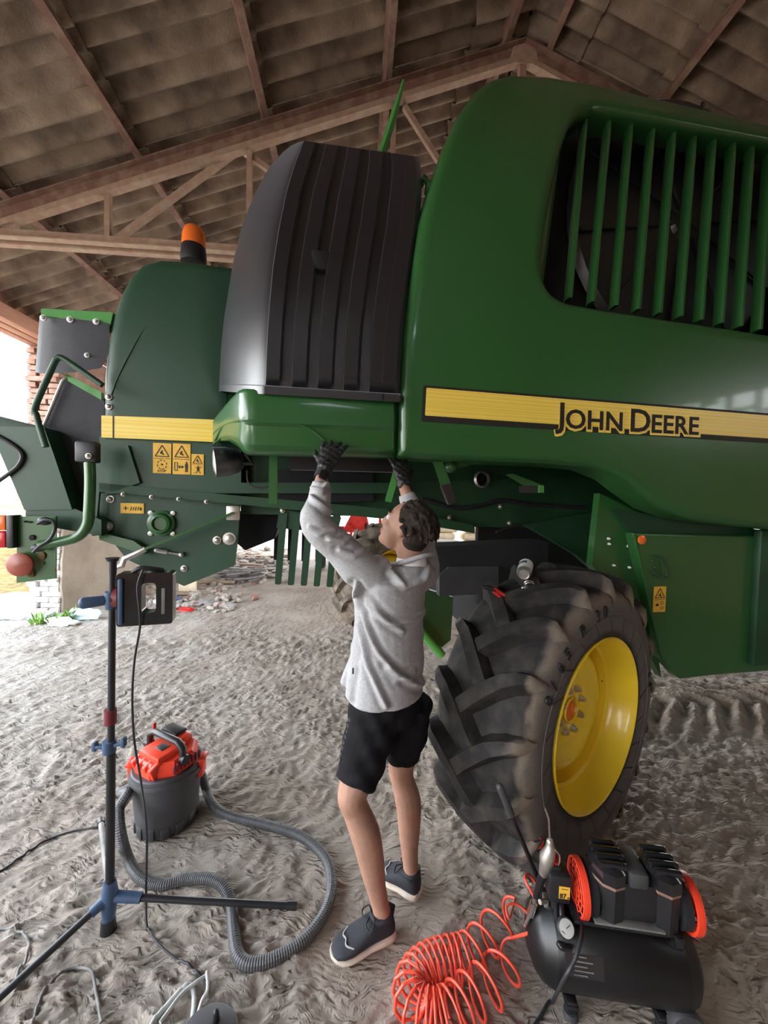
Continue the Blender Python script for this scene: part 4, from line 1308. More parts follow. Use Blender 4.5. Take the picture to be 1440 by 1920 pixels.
HR = M((hd, -hs, hu)).transposed()                # x forward, y left, z up
hp = lambda x, y, z: headc + HR @ V((x, y, z))
# body: legs, forearms, neck, head in one surface
b = B()
for s, hip, kn, an in ((1, hipL, knL, anL), (-1, hipR, knR, anR)):
    d = (an - kn)
    back = V((0.7, -0.35, 0)).normalized()
    pts = [hip, hip.lerp(kn, .5), hip.lerp(kn, .85), kn, kn + d * .10, kn + d * .30 + back * .018, kn + d * .5 + back * .014, kn + d * .72 + back * .004, kn + d * .9, an]
    tube(b, catmull(pts, 3), [float(np.interp(i / 27, [0, .11 * 1, .30, .36, .45, .55, .68, .82, .93, 1], [.070, .072, .056, .055, .050, .056, .050, .037, .033, .036])) for i in range(28)], 14, True)
    ball(b, kn - back * .012, (.045, .045, .052))
for sh, el, wr in ((shL, elL, wrL), (shR, elR, wrR)):
    tube(b, catmull([sh, sh.lerp(el, .5), el, el.lerp(wr, .3), el.lerp(wr, .7), wr], 3), [.045] * 3 + [.043] * 3 + [.04] * 3 + [.04, .039, .037] + [.034, .030, .027, .026], 12, True)
tube(b, [pelv + V((0, 0, .03)), waist, chest, neck0 + V((-.01, .0, -.06))], [(.10, .07), (.105, .075), (.12, .08), (.06, .055)], 14, True, up=fdir)
tube(b, [neck0 + V((0, 0, -.05)), neck0 + V((-.005, 0, .01)), hp(-.025, 0, -.04)], [.060, .052, .055], 14, True)
ball(b, hp(-.012, 0, .028), (.098, .076, .092), HR, 24, 16)
ball(b, hp(.030, 0, -.030), (.062, .060, .075), HR, 20, 14)
ball(b, hp(.060, 0, -.078), (.030, .032, .024), HR)
ball(b, hp(.082, 0, -.012), (.016, .012, .018), HR)
tube(b, [hp(.080, 0, .030), hp(.094, 0, .004), hp(.098, 0, -.014)], [.009, .011, .013], 8, True)
for s in (-1, 1):
    ball(b, hp(.078, s * .030, .036), (.012, .022, .008), HR)
    ball(b, hp(.066, s * .036, -.012), (.016, .018, .016), HR)
    ball(b, hp(-.008, s * .078, .0), (.018, .009, .030), HR)
body = pblob('body', b, G['skin'], .0065, 5)
for s in (-1, 1):
    b = B(); ball(b, hp(.0755, s * .031, .020), .0115, None, 12, 8); pobj('eye', b, G['white'])
    b = B(); ball(b, hp(.0855, s * .031, .021), .0055, None, 10, 6); pobj('iris', b, G['eye'])
    b = B(); tube(b, [hp(.085, s * .014, .043), hp(.086, s * .03, .047), hp(.076, s * .05, .041)], [.003, .004, .0025], 6, True); pobj('eyebrow', b, G['hair'])
b = B(); tube(b, [hp(.082, -.022, -.046), hp(.092, 0, -.045), hp(.082, .022, -.046)], [.004, .007, .004], 8, True); tube(b, [hp(.082, -.018, -.054), hp(.089, 0, -.055), hp(.082, .018, -.054)], [.003, .007, .003], 8, True); pobj('mouth', b, G['lip'])
# hair: cap with tufts lying back
b = B()
ball(b, hp(-.022, 0, .042), (.094, .080, .083), HR, 24, 16)
ball(b, hp(-.050, 0, -.010), (.060, .070, .074), HR, 20, 14)
hr_ = random.Random(5)
for k in range(190):
    th = hr_.uniform(0, 2 * PI); ph = hr_.uniform(-0.35, 1.5)
    n = V((math.cos(th) * math.cos(ph), math.sin(th) * math.cos(ph), math.sin(ph)))
    if n.x > 0.55 and n.z < 0.55:
        continue
    c0 = V((-.022, 0, .036)) + V((n.x * .091, n.y * .077, n.z * .085))
    dn = V((-.022, n.y * .012, -.028 if n.x < .2 else .006)) * hr_.uniform(.7, 1.2)
    p0, p1 = c0, c0 + dn + n * .007
    tube(b, [hp(*p0), hp(*(p0.lerp(p1, .5) + n * .007)), hp(*p1)], [.008, .008, .003], 6, True)
hair = pblob('hair', b, G['hair'], .0045, 1)
# shirt
b = B()
up = fdir
hem = W(724, 1296, 1.545)
tube(b, catmull([hem + V((-.006, 0, 0)), waist + V((0, 0, -.03)), waist + V((.004, 0, .06)), chest + V((0, 0, -.02)), chest + V((.01, 0, .07)), W(762, 1078, 1.565), W(766, 1056, 1.57)], 4),
     [(float(np.interp(i / 24, [0, .2, .4, .6, .75, .9, 1], [.178, .168, .163, .172, .178, .15, .080])), float(np.interp(i / 24, [0, .2, .4, .6, .75, .9, 1], [.148, .132, .122, .125, .118, .105, .078]))) for i in range(25)], 28, False, up=up, level=True)
for sh, el, wr, s in ((shL, elL, wrL, 1), (shR, elR, wrR, -1)):
    root = chest.lerp(sh, .55) + V((0, 0, .02))
    pts = [root, sh + V((0, 0, -.012)), sh.lerp(el, .5), el, el.lerp(wr, .30), el.lerp(wr, .58), el.lerp(wr, .82)]
    tube(b, catmull(pts, 4), [float(np.interp(i / 24, [0, .17, .33, .5, .66, .83, 1], [.095, .078, .064, .056, .053, .045, .038])) for i in range(25)], 18, False)
# hanging front corner of the hem
tube(b, [chest + fdir * .06 + V((0, 0, -.05)), waist + fdir * .10, hem + fdir * .145 + V((0, 0, .012))], [(.10, .05), (.10, .05), (.115, .045)], 16, False, up=fdir)
folds = []
def fold(pts, Y, width, amp):
    folds.append((np.array([tuple(WY(x, y, Y)) for x, y in pts]), width, amp))
fold([(668, 1090), (690, 1130), (730, 1160), (790, 1165), (806, 1158)], 1.46, .010, .011)
fold([(668, 1100), (682, 1160), (710, 1215), (745, 1255), (800, 1305)], 1.44, .010, .013)
fold([(668, 1110), (672, 1180), (690, 1240), (724, 1312)], 1.43, .010, .011)
fold([(664, 1105), (662, 1200), (653, 1312)], 1.42, .012, .010)
fold([(690, 1115), (720, 1150), (755, 1180)], 1.45, .010, .008)
fold([(735, 1070), (760, 1095), (795, 1088), (808, 1070)], 1.48, .012, .009)
fold([(728, 1240), (745, 1262), (775, 1262)], 1.46, .012, .008)
fold([(640, 1030), (665, 1040), (690, 1030)], 1.40, .010, .008)
fold([(620, 1010), (645, 1015), (668, 1000)], 1.38, .010, .008)
fold([(580, 990), (600, 1000), (625, 995)], 1.35, .009, .007)
fold([(578, 930), (600, 945), (618, 960)], 1.38, .009, .007)
fold([(584, 915), (605, 920), (612, 905)], 1.45, .008, .007)
fold([(588, 905), (612, 908)], 1.48, .006, .006)
def shirt_edit(co, no):
    disp = np.zeros(len(co))
    for pl_, wd, am in folds:
        best = np.full(len(co), 9.0)
        for a, c in zip(pl_, pl_[1:]):
            ab = (c - a)[[0, 2]]; L2 = (ab ** 2).sum()
            t = np.clip(((co[:, [0, 2]] - a[[0, 2]]) @ ab) / L2, 0, 1)
            d = np.sqrt(((co[:, [0, 2]] - a[[0, 2]] - t[:, None] * ab) ** 2).sum(1))
            best = np.minimum(best, d)
        disp += 1.35 * am * (np.exp(-(best / wd) ** 2) - .5 * np.exp(-((best - 1.9 * wd) / wd) ** 2)) * np.clip(-no[:, 1] + .35, 0, 1)
    wv = np.sin(co[:, 2] * 38 + 9 * co[:, 0] + 3 * np.sin(co[:, 2] * 11)) * .0018
    return co + no * (disp + wv)[:, None]
shirt = pblob('shirt', b, G['shirt'], .0062, 5, shirt_edit)
# collar, undershirt neck, hem label
b = B()
cc = neck0 + V((.012, -.01, -.012))
tube(b, [cc + (fdir * math.cos(a_) * .070 + rdir * math.sin(a_) * .078) + V((0, 0, .020 - .028 * math.cos(a_))) for a_ in [2 * PI * k / 28 for k in range(28)]], (.010), 8, closed=True, cap=False)
pobj('collar', b, G['shirt'], 60)
b = B(); tube(b, [neck0 + V((0, 0, -.03)), neck0 + V((-.002, 0, .016))], [.066, .060], 20, False); pobj('undershirt', b, G['white'], 60)
b = B(); q = W(662, 1258, 1.425); box(b, q, (.006, .004, .022)); pobj('hem_label', b, G['ink'])
# shorts
b = B()
tube(b, [W(735, 1275, 1.55), W(735, 1310, 1.555), W(735, 1345, 1.555)], [(.130, .108), (.136, .112), (.134, .110)], 24, False, up=fdir)
for hip, kn, e, r1 in ((hipL, knL, .86, .082), (hipR, knR, .80, .074)):
    d = kn - hip
    tube(b, catmull([hip + V((0, 0, .03)), hip + d * .25, hip + d * .55, hip + d * e], 4), [float(np.interp(i / 12, [0, .3, .65, 1], [.108, .104, .092, r1])) for i in range(13)], 20, False)
def shorts_edit(co, no):
    d = .0035 * np.sin(co[:, 2] * 46 + co[:, 0] * 30 + 4 * np.sin(co[:, 0] * 14)) + .002 * np.sin(co[:, 2] * 90 - co[:, 0] * 50)
    return co + no * d[:, None]
pblob('shorts', b, G['shorts'], .0065, 4, shorts_edit)
b = B()
for k in range(9):
    t = k / 9
    q = W(655 - 24 * t, 1350 + 95 * t, 1.405)
    box(b, q, (.004, .004, .012))
pobj('side_tape', b, G['cable_grey'])
# watch
ax = (haL - wrL).normalized()
R = ax.to_track_quat('Z', 'Y').to_matrix().to_4x4()
b = B(); lathe(b, [(.0285, -.013), (.0315, -.012), (.0315, .012), (.0285, .013)], 20, M.Translation(wrL) @ R); wt = pobj('watch_strap', b, G['ink'])
b = B(); Rw = M((ax.cross(V((.35, -1, .1))).normalized(), ax, V((.35, -1, .1)).normalized())).transposed(); box(b, wrL + V((.35, -1, .1)).normalized() * .032, (.034, .040, .011), Rw, .004); pobj('watch_face', b, G['gloss_black'])
# gloves: palm, four fingers, thumb
def glove(wr, ha, palm_n, spread, curl, thumb_side, scale=1.0):
    ax_ = (ha - wr).normalized(); n = (palm_n - ax_ * palm_n.dot(ax_)).normalized(); sd = ax_.cross(n)
    b = B()
    tube(b, [wr + ax_ * .012, wr + ax_ * .035, wr + ax_ * .065, wr + ax_ * .095], [(.033, .028), (.034, .026), (.043, .021), (.044, .017)], 14, True, up=n)
    for k, (off, ln) in enumerate(((-.033, .068), (-.011, .080), (.012, .076), (.034, .060))):
        base = wr + ax_ * .092 + sd * off
        dr = (ax_ + sd * off * spread).normalized()
        p1 = base + dr * ln * .45 + n * curl * .10 * ln
        p2 = base + dr * ln * .78 + n * curl * .35 * ln
        p3 = base + dr * ln * .98 + n * curl * .75 * ln
        tube(b, [base - dr * .02, base, p1, p2, p3], [.0105, .0108, .0103, .0096, .0082], 10, True)
    tb = wr + ax_ * .045 + sd * thumb_side * .030
    td = (ax_ * .75 + sd * thumb_side * .75 + n * .35).normalized()
    tube(b, [tb - td * .015, tb + td * .025, tb + td * .045 + ax_ * .004, tb + td * .058 + ax_ * .012], [.015, .0125, .0115, .009], 10, True)
    # wrinkled cuff
    tube(b, [wr + ax_ * .010, wr + ax_ * .020], [(.034, .029), (.035, .03)], 14, False, up=n)
    def ed(co, no):
        d = .0011 * np.sin(co @ np.array([140., 60., 210.])) + .0009 * np.sin(co @ np.array([-230., 90., 120.]))
        return co + no * d[:, None]
    return pblob('glove', b, G['glove'], .0036, 2, ed)
glove(wrL + (haL - wrL) * .18, haL, V((.05, 1, -.1)), 8, .35, 1)
glove(wrR, haR, V((-.4, .8, .2)), 5, .5, -1)
# shoes
def shoe(heel, toe, side):
    f = (toe - heel); Ls = f.length; f.normalize(); s_ = V((-f.y, f.x, 0)); z = V((0, 0, 1))
    Lg = Ls * 1.0
    def sec(t, w_, h0, h1, n=18):
        c = heel + f * (t * Lg)
        r = []
        for k in range(n):
            a_ = 2 * PI * k / n
            cx, sz = math.cos(a_), math.sin(a_)
            r.append(c + s_ * (w_ * (abs(cx) ** .8) * (1 if cx > 0 else -1)) + z * (h0 + (h1 - h0) * (.5 + .5 * (abs(sz) ** .8) * (1 if sz > 0 else -1))))
        return r
    b = B()
    rows = [sec(t, w_, .022, h) for t, w_, h in ((-.03, .012, .06), (0, .028, .088), (.06, .036, .108), (.14, .039, .112), (.24, .040, .108), (.34, .041, .104), (.45, .043, .094), (.58, .047, .078), (.72, .050, .062), (.84, .047, .054), (.94, .036, .046), (1.0, .018, .036), (1.01, .004, .03))]
    vs = grid(b, rows, True); b.faces.new(vs[0][::-1]); b.faces.new(vs[-1])
    up_ = pobj('shoe', b, G['shoe'], 70)
    b = B()
    rows = [sec(t, w_, z0, h) for t, w_, z0, h in ((-.045, .012, .012, .034), (-.02, .032, .006, .040), (.06, .041, .003, .040), (.2, .043, .003, .038), (.4, .044, .006, .033), (.6, .050, .003, .030), (.75, .053, .003, .030), (.88, .048, .005, .031), (.97, .034, .012, .034), (1.02, .014, .018, .036))]
    vs = grid(b, rows, True); b.faces.new(vs[0][::-1]); b.faces.new(vs[-1])
    pobj('sole', b, G['sole'], 50, up_)
    b = B()
    for k in range(6):
        t = .36 + .055 * k; hh = .106 - .075 * (k * .055)
        c = heel + f * (t * Lg) + z * (hh - .004 - .006 * k)
        tube(b, [c - s_ * .024 - z * .012 + f * .008, c + z * .004, c + s_ * .024 - z * .012 - f * .008], .0035, 6, True)
    c = heel + f * (.36 * Lg) + z * .108
    for s2 in (-1, 1):
        tube(b, catmull([c, c + s_ * .03 * s2 + z * .012, c + s_ * .045 * s2 + f * .02 - z * .01, c + s_ * .02 * s2 + f * .03 - z * .004, c + f * .01], 4), .003, 6, True)
    pobj('lace', b, G['lace'], 60, up_)
    b = B(); tube(b, [heel + f * (.10 * Lg) + z * .104 + s_ * .033, heel + f * (-.0 * Lg) + z * .112, heel + f * (.10 * Lg) + z * .104 - s_ * .033, heel + f * (.30 * Lg) + z * .106 - s_ * .03, heel + f * (.36 * Lg) + z * .104, heel + f * (.30 * Lg) + z * .106 + s_ * .03], .011, 8, closed=True, cap=False); pobj('ankle_collar', b, G['shoe'], 60, up_)
    b = B(); tube(b, catmull([heel + f * (.70 * Lg) + z * .056 + s_ * .040, heel + f * (.80 * Lg) + z * .058 + s_ * .02, heel + f * (.78 * Lg) + z * .060, heel + f * (.80 * Lg) + z * .058 - s_ * .02, heel + f * (.70 * Lg) + z * .056 - s_ * .040], 4), .003, 5); pobj('toe_piping', b, G['cable_white'], 60, up_)
shoe(heelL, toeL, 1)
shoe(heelR, toeR, -1)

# ------------------------------------------------------------------ tripod stand with work light
tp = FL(203, 1742)
T = tag(empty('tripod_stand', (tp.x, tp.y, 0)), 'black and blue tripod pole standing at the left beside the shop vacuum', 'tripod')
T0 = V((tp.x, tp.y, 0))
def tobj(name, b, mat, ang=45, parent=None):
    o = obj(name, b, mat, parent or T, ang)
    if not parent:
        o.matrix_parent_inverse = M.Translation(-T0)
    return o
yT = tp.y
topP = W(211, 1046, yT); hub = W(206, 1680, yT)
ln = lambda t: hub.lerp(topP, t)
b = B(); tube(b, [hub, ln(.43)], .0155, 14); tobj('lower_pole', b, G['black'])
b = B(); tube(b, [ln(.42), topP], .0125, 14); tobj('upper_pole', b, G['black'])
b = B(); tube(b, [topP + V((0, 0, -.06)), topP + V((0, 0, -.004))], [.0135, .0145], 14); tube(b, [topP + V((0, 0, -.012)), topP], [.019, .024], 14); tobj('pole_cap', b, G['black'])
b = B(); q = W(207, 1343, yT); tube(b, [q + V((0, 0, -.028)), q + V((0, 0, .028))], .021, 14); tobj('red_collar', b, G['maroon'])
q = W(205, 1398, yT)
b = B(); tube(b, [q + V((0, 0, -.025)), q + V((0, 0, .02))], .023, 14)
box(b, q + V((-.035, 0, -.004)), (.05, .02, .014), M.Rotation(.0, 3, 'Y'), .003); box(b, q + V((.035, 0, .008)), (.05, .02, .014), M.Rotation(-.25, 3, 'Y'), .003)
box(b, q + V((.055, 0, .016)), (.014, .022, .034), None, .003); box(b, q + V((-.055, 0, -.004)), (.014, .022, .034), None, .003)
tobj('clamp_knob', b, G['blue'])
b = B(); tube(b, [hub + V((0, 0, .06)), hub, T0 + V((0, 0, .03))], [.021, .030, .021], 14); tobj('hub', b, G['blue'])
b = B(); tube(b, [T0 + V((0, 0, .045)), T0 + V((0, 0, -.004))], [.024, .028], 14); tobj('rubber_foot', b, G['black'])
legs = [(FL(556, 1699, .016), 1), (FL(-60, 1925, .016), 1), (FL(189, 1538, .016), 0)]
for e, kk in legs:
    d = (e - hub)
    b = B(); tube(b, [hub + d * .02, hub + d * .16], [.020, .018], 12); tobj('leg_socket', b, G['blue'])
    b = B(); tube(b, [hub + d * .14, e], .0125, 12); lg = tobj('leg', b, G['black'] if kk else G['cable_grey'])
    b = B(); tube(b, [e - d.normalized() * .04, e], [.016, .018], 12); tobj('foot_cap', b, G['black'], 45, lg)
# swivel clamp
q = W(208, 1124, yT)
b = B(); tube(b, [q + V((0, 0, -.035)), q + V((0, 0, .03))], .021, 14); e = W(156, 1131, yT - .05)
tube(b, [q, e], [(.014, .017), (.015, .022)], 10, True)
tobj('clamp_arm', b, G['blue'])
q = W(226, 1120, yT)
b = B(); tube(b, [q + V((-.012, 0, 0)), q + V((.022, 0, 0))], [.04, .036], 20); tobj('clamp_disc', b, G['maroon'])
# light head
lc = W(276, 1120, yT + .01)
LE = tag(empty('work_light', lc), 'black square site light seen from behind, clamped to the tripod pole', 'work light')
def ring_frame(b, w_, h_, iw, ih, d, ox=0, oz=0, r=.012):
    o_ = fillet([(-w_ / 2, -h_ / 2, r), (w_ / 2, -h_ / 2, r), (w_ / 2, h_ / 2, r), (-w_ / 2, h_ / 2, r)])
    i_ = fillet([(ox - iw / 2, oz - ih / 2, r * 1.4), (ox + iw / 2, oz - ih / 2, r * 1.4), (ox + iw / 2, oz + ih / 2, r * 1.4), (ox - iw / 2, oz + ih / 2, r * 1.4)])
    for l, y0_ in ((o_, 0), (i_, 0)):
        pass
    tri = tessellate_polygon([[V((p.x, p.y, 0)) for p in o_], [V((p.x, p.y, 0)) for p in i_]])
    fr_ = [b.verts.new((p.x, -d / 2, p.y)) for p in o_ + i_]; bk_ = [b.verts.new((p.x, d / 2, p.y)) for p in o_ + i_]
    for t in tri:
        b.faces.new([fr_[i] for i in t]); b.faces.new([bk_[i] for i in reversed(t)])
    n1 = len(o_)
    for a0, n_ in ((0, n1), (n1, len(i_))):
        for k in range(n_):
            i0, i1 = a0 + k, a0 + (k + 1) % n_
            b.faces.new((fr_[i0], fr_[i1], bk_[i1], bk_[i0]))
sc_ = lc.y / FPX
lw_, lh_ = 92 * sc_, 98 * sc_
b = B(); ring_frame(b, lw_, lh_, 24 * sc_, 56 * sc_, .055, 6 * sc_, 2 * sc_)
LO = obj('light_housing', b, G['gloss_black'], LE, 30); LO.rotation_euler = (0, 0, .30)
b = B(); box(b, (-lw_ * .42, -.034, -.005), (.016, .014, lh_ * .86), None, .005); o = obj('cooling_rib', b, G['blue'], LO)
b = B(); box(b, (lw_ * .33, -.029, -.01), (.012, .004, lh_ * .5), None, .001); o = obj('rating_strip', b, G['cable_grey'], LO)
b = B(); tube(b, catmull([V((-lw_ * .25, -.01, lh_ * .5)), V((-lw_ * .1, -.012, lh_ * .58)), V((.02, -.01, lh_ * .56)), V((lw_ * .3, 0, lh_ * .51))], 4), .009, 8); obj('carry_handle', b, G['black'], LO)
b = B(); box(b, (0, .032, 0), (lw_ * .9, .012, lh_ * .9), None, .004)
bmesh.ops.delete(b, geom=[f for f in b.faces if False], context='FACES')
b.free()
for sx_ in (-1, 1):
    b = B(); box(b, (sx_ * lw_ * .33 + (.006 if sx_ > 0 else -.004), .032, 0), (lw_ * .22, .01, lh_ * .8), None, .003); obj('lamp_panel', b, G['glass'], LO)
b = B(); tube(b, [V((-lw_ * .5, 0, 0)), V((-lw_ * .5 - .025, 0, 0))], .018, 12); obj('swivel_bolt', b, G['black'], LO)

def cord(name, pts, r, mat, label, cat='cable', n=6, group=None):
    P_ = [V((p.x, p.y, max(p.z, gz(p.x, p.y) + r))) if p.y > .3 else p for p in catmull(pts, n)]
    b = B(); tube(b, P_, r, 8)
    return tag(obj(name, b, mat, None, 60), label, cat, group)
fl_ = lambda x, y, r=.004: FL(x, y, 0) + V((0, 0, max(gz(FL(x, y).x, FL(x, y).y), -.02) + r))
c0 = [W(268, 1068, yT - .04), W(258, 1100, yT - .05), W(262, 1150, yT - .045), W(262, 1180, yT - .03), W(252, 1240, yT), W(248, 1310, yT), W(252, 1390, yT + .02), W(265, 1470, yT + .02), W(275, 1560, yT - .02), W(274, 1660, 1.48)]
c0 += [fl_(x, y) for x, y in ((276, 1745), (295, 1780), (330, 1805), (362, 1825), (382, 1842), (388, 1862), (376, 1900), (366, 1940))]
cord('light_cable', c0, .0042, G['cable'], 'thin black cable hanging from the site light down to the dirt')
cord('extension_cable', [fl_(x, y, .005) for x, y in ((-60, 1655), (0, 1630), (45, 1600), (90, 1572), (140, 1556), (192, 1548), (228, 1520))] + [W(250, 1490, 1.95), W(275, 1468, 1.93), W(296, 1436, 1.90)], .0048, G['cable'], 'black mains cable running from the vacuum head to the left')
cord('floor_cable', [fl_(x, y, .005) for x, y in ((-30, 1745), (15, 1742), (38, 1750), (54, 1775), (46, 1810), (32, 1840), (28, 1870))], .0048, G['cable_grey'], 'dusty grey cable loop lying at the far left behind the tripod leg')
cord('floor_cable', [fl_(x, y, .005) for x, y in ((55, 1960), (66, 1910), (90, 1858), (120, 1825), (148, 1818), (172, 1835), (180, 1870), (190, 1930))], .0048, G['cable_grey'], 'dusty grey cable arching on the dirt in front of the tripod leg')
cord('pale_cable', [fl_(x, y, .008) for x, y in ((270, 1950), (310, 1900), (340, 1868), (358, 1860), (364, 1880), (360, 1930))], .008, G['cable_white'], 'pale flat cable looped beside the black cable reel')
cord('pale_cable', [fl_(x, y, .02) for x, y in ((300, 1935), (340, 1880), (366, 1858), (386, 1842))] + [fl_(388, 1842, .03)] + [fl_(x, y, .02) for x, y in ((389, 1868), (378, 1900), (362, 1945))], .006, G['cable_white'], 'pale cable crossing over the black cable reel')
# cable reel
rc = FL(386, 1985)
Rl = tag(empty('cable_reel', rc), 'round black cable reel lying flat on the dirt at the bottom edge', 'cable reel')
b = B(); lathe(b, [(0, .065), (.03, .065), (.035, .058), (.085, .056), (.092, .052), (.092, .044), (.06, .04), (.06, .012), (.092, .008), (.092, -.004), (0, -.004)], 36); obj('drum', b, G['tank'], Rl)
b = B(); tube(b, [(.01, .045, .056), (.01, .045, .085)], [.012, .009], 10, True); obj('crank_knob', b, G['black'], Rl)

# ------------------------------------------------------------------ shop vacuum
vc = FL(314, 1532)
VE = tag(empty('shop_vacuum', vc, rad(64)), 'orange and charcoal shop vacuum with long ribbed hose beside the tripod', 'vacuum cleaner')
b = B(); lathe(b, [(.0, 0), (.150, 0), (.156, .008), (.158, .03), (.175, .27), (.186, .272), (.190, .285), (.186, .30), (.178, .302), (.178, .318), (.172, .325), (0, .325)], 44)
for k in range(14):
    a_ = 2 * PI * k / 14; box(b, (.158 * math.cos(a_), .158 * math.sin(a_), .03), (.012, .04, .06), M.Rotation(a_, 3, 'Z'), .005)
tk = obj('tank', b, G['tank'], VE, 40)
b = B(); lathe(b, [(.158, .32), (.160, .35), (.150, .385), (.138, .395), (.0, .395)], 8, M.Rotation(PI / 8, 4, 'Z')); 
hd_ = obj('motor_head', b, G['orange'], VE, 25)
b = B(); box(b, (-.03, 0, .405), (.17, .17, .04), None, .012); obj('head_deck', b, G['orange'], VE, 30)
for k in range(4):
    b = B(); box(b, (-.10 + .0 * k, -.075 + .05 * k, .365), (.10, .026, .075), M.Rotation(-.35, 3, 'Y'), .008); obj('vent_rib', b, G['orange'], hd_)
for k in range(8):
    b = B(); box(b, (-.07 + .022 * k, -.150, .362), (.008, .014, .045), None, .003); obj('side_vent', b, G['maroon'], hd_)
b = B(); box(b, (.075, .03, .40), (.10, .16, .07), None, .02); obj('rear_cover', b, G['orange'], VE, 30)
b = B(); box(b, (.08, .06, .442), (.075, .13, .018), None, .006); obj('top_tray', b, G['black'], VE)
b = B(); tube(b, [(-.01, -.145, .385), (-.01, -.14, .44), (-.01, -.10, .465), (-.01, .10, .465), (-.01, .14, .44), (-.01, .145, .39)], [(.02, .016)] * 6, 12); obj('carry_handle', b, G['black'], VE, 50)
for s in (-1, 1):
    b = B(); tube(b, [(-.01, s * .14, .385), (-.01, s * .168, .385)], .026, 14); obj('handle_pivot', b, G['black'], VE)
b = B(); box(b, (-.04, -.01, .427), (.05, .06, .004), None, .001); obj('rating_plate', b, G['black_plastic'], VE)
for a_ in (-100, 80):
    b = B(); box(b, (0, 0, 0), (.03, .07, .10), None, .008); box(b, (.006, 0, .045), (.04, .08, .02), None, .006)
    o = obj('latch', b, G['orange'], VE, 30); o.location = (.182 * math.cos(rad(a_ + 45)), .182 * math.sin(rad(a_ + 45)), .285); o.rotation_euler = (0, 0, rad(a_ + 45))
b = B(); box(b, (.02, .15, .46), (.02, .012, .05), None, .005); obj('switch_lever', b, G['red'], VE)
vm = M.Translation(vc) @ M.Rotation(rad(64), 4, 'Z') @ M.Diagonal((.92, .92, .94, 1))
inlet = vc + V((-.145, -.055, .19))
def vobj(name, b, mat, ang=60):
    o = obj(name, b, mat, VE, ang); o.matrix_parent_inverse = vm.inverted(); return o
b = B(); tube(b, [vc + V((-.10, -.04, .20)), inlet + V((-.01, -.005, 0)), inlet + V((-.055, -.02, -.012))], [.034, .033, .027], 16); vobj('hose_cuff', b, G['tank'])
hz = lambda x, y, z=.022: FL(x, y, z)
hpts = [inlet + V((-.045, -.018, -.008)), W(238, 1488, 1.80), W(224, 1515, 1.76), W(226, 1560, 1.70), hz(240, 1610, .03), hz(262, 1645), hz(300, 1660), hz(345, 1650, .03), hz(392, 1648, .045), hz(420, 1664, .04), hz(434, 1700), hz(438, 1745), hz(446, 1790), hz(470, 1808), hz(520, 1795), hz(575, 1758), hz(612, 1705), hz(622, 1650), hz(606, 1603), hz(560, 1566), hz(500, 1547), hz(435, 1531), hz(402, 1512), hz(386, 1480), W(378, 1452, 2.1), W(362, 1430, 2.18), W(335, 1425, 2.22)]
hp_ = resample(catmull(hpts, 10), .0030)
b = B(); tube(b, hp_, [(.0225 if k % 3 == 0 else (.0205 if k % 3 == 1 else .0225)) for k in range(len(hp_))], 12); vobj('ribbed_hose', b, G['hose'], 25)

VE.scale = (.92, .92, .94)

# ------------------------------------------------------------------ air compressor
cc_ = FL(1135, 1862)
CE = tag(empty('air_compressor', (cc_.x, cc_.y, 0), rad(-7)), 'black twin-head air compressor with red fan guards beside the wheel', 'air compressor')
CE.scale = (.83, .83, .87)
CMI = M.Translation(V((cc_.x, cc_.y, 0))) @ M.Rotation(rad(-7), 4, 'Z') @ M.Diagonal((.83, .83, .87, 1))
def cobj(name, b, mat, ang=45, parent=None):
    return obj(name, b, mat, parent or CE, ang)
TZ, TR, TL = .20, .145, .27
Ry = M.Rotation(PI / 2, 4, 'Y')
b = B(); lathe(b, [(0, -TL - .06), (.05, -TL - .056), (.10, -TL - .035), (.13, -TL - .01), (TR, -TL + .03), (TR + .002, -TL + .032), (TR + .002, TL - .032), (TR, TL - .03), (.13, TL + .01), (.10, TL + .035), (.05, TL + .056), (0, TL + .06)], 40, M.Translation((0, 0, TZ)) @ Ry); tank = cobj('air_tank', b, G['tank_black'], 50)
for x in (-.17, .17):
    b = B(); box(b, (x, 0, .045), (.05, .22, .012), None, .003); box(b, (x, -.09, .03), (.04, .03, .06), None, .004); box(b, (x, .09, .03), (.04, .03, .06), None, .004); cobj('foot_bracket', b, G['black'])
for x in (-.17, .17):
    b = B(); lathe(b, [(.0, 0), (.03, 0), (.026, .02), (0, .02)], 16, M.Translation((x, -.09, -.002))); cobj('rubber_foot', b, G['tank'])
    b = B(); lathe(b, [(.0, 0), (.03, 0), (.026, .02), (0, .02)], 16, M.Translation((x, .09, -.002))); cobj('rubber_foot', b, G['tank'])
b = B(); lathe(b, [(0, -.02), (.06, -.02), (.066, 0), (.06, .02), (0, .02)], 24, M.Translation((.24, .0, .062)) @ M.Rotation(PI / 2, 4, 'X') @ M.Translation((0, 0, .115))); cobj('transport_wheel', b, G['tank'])
b = B(); box(b, (.03, .0, TZ + TR + .008), (.40, .16, .02), None, .006); box(b, (.22, 0, TZ + TR - .01), (.03, .18, .05), None, .005); cobj('saddle', b, G['gloss_black'])
b = B(); box(b, (.04, -.06, TZ + TR + .022), (.26, .05, .008), None, .002); cobj('saddle_liner', b, G['cable_grey'])
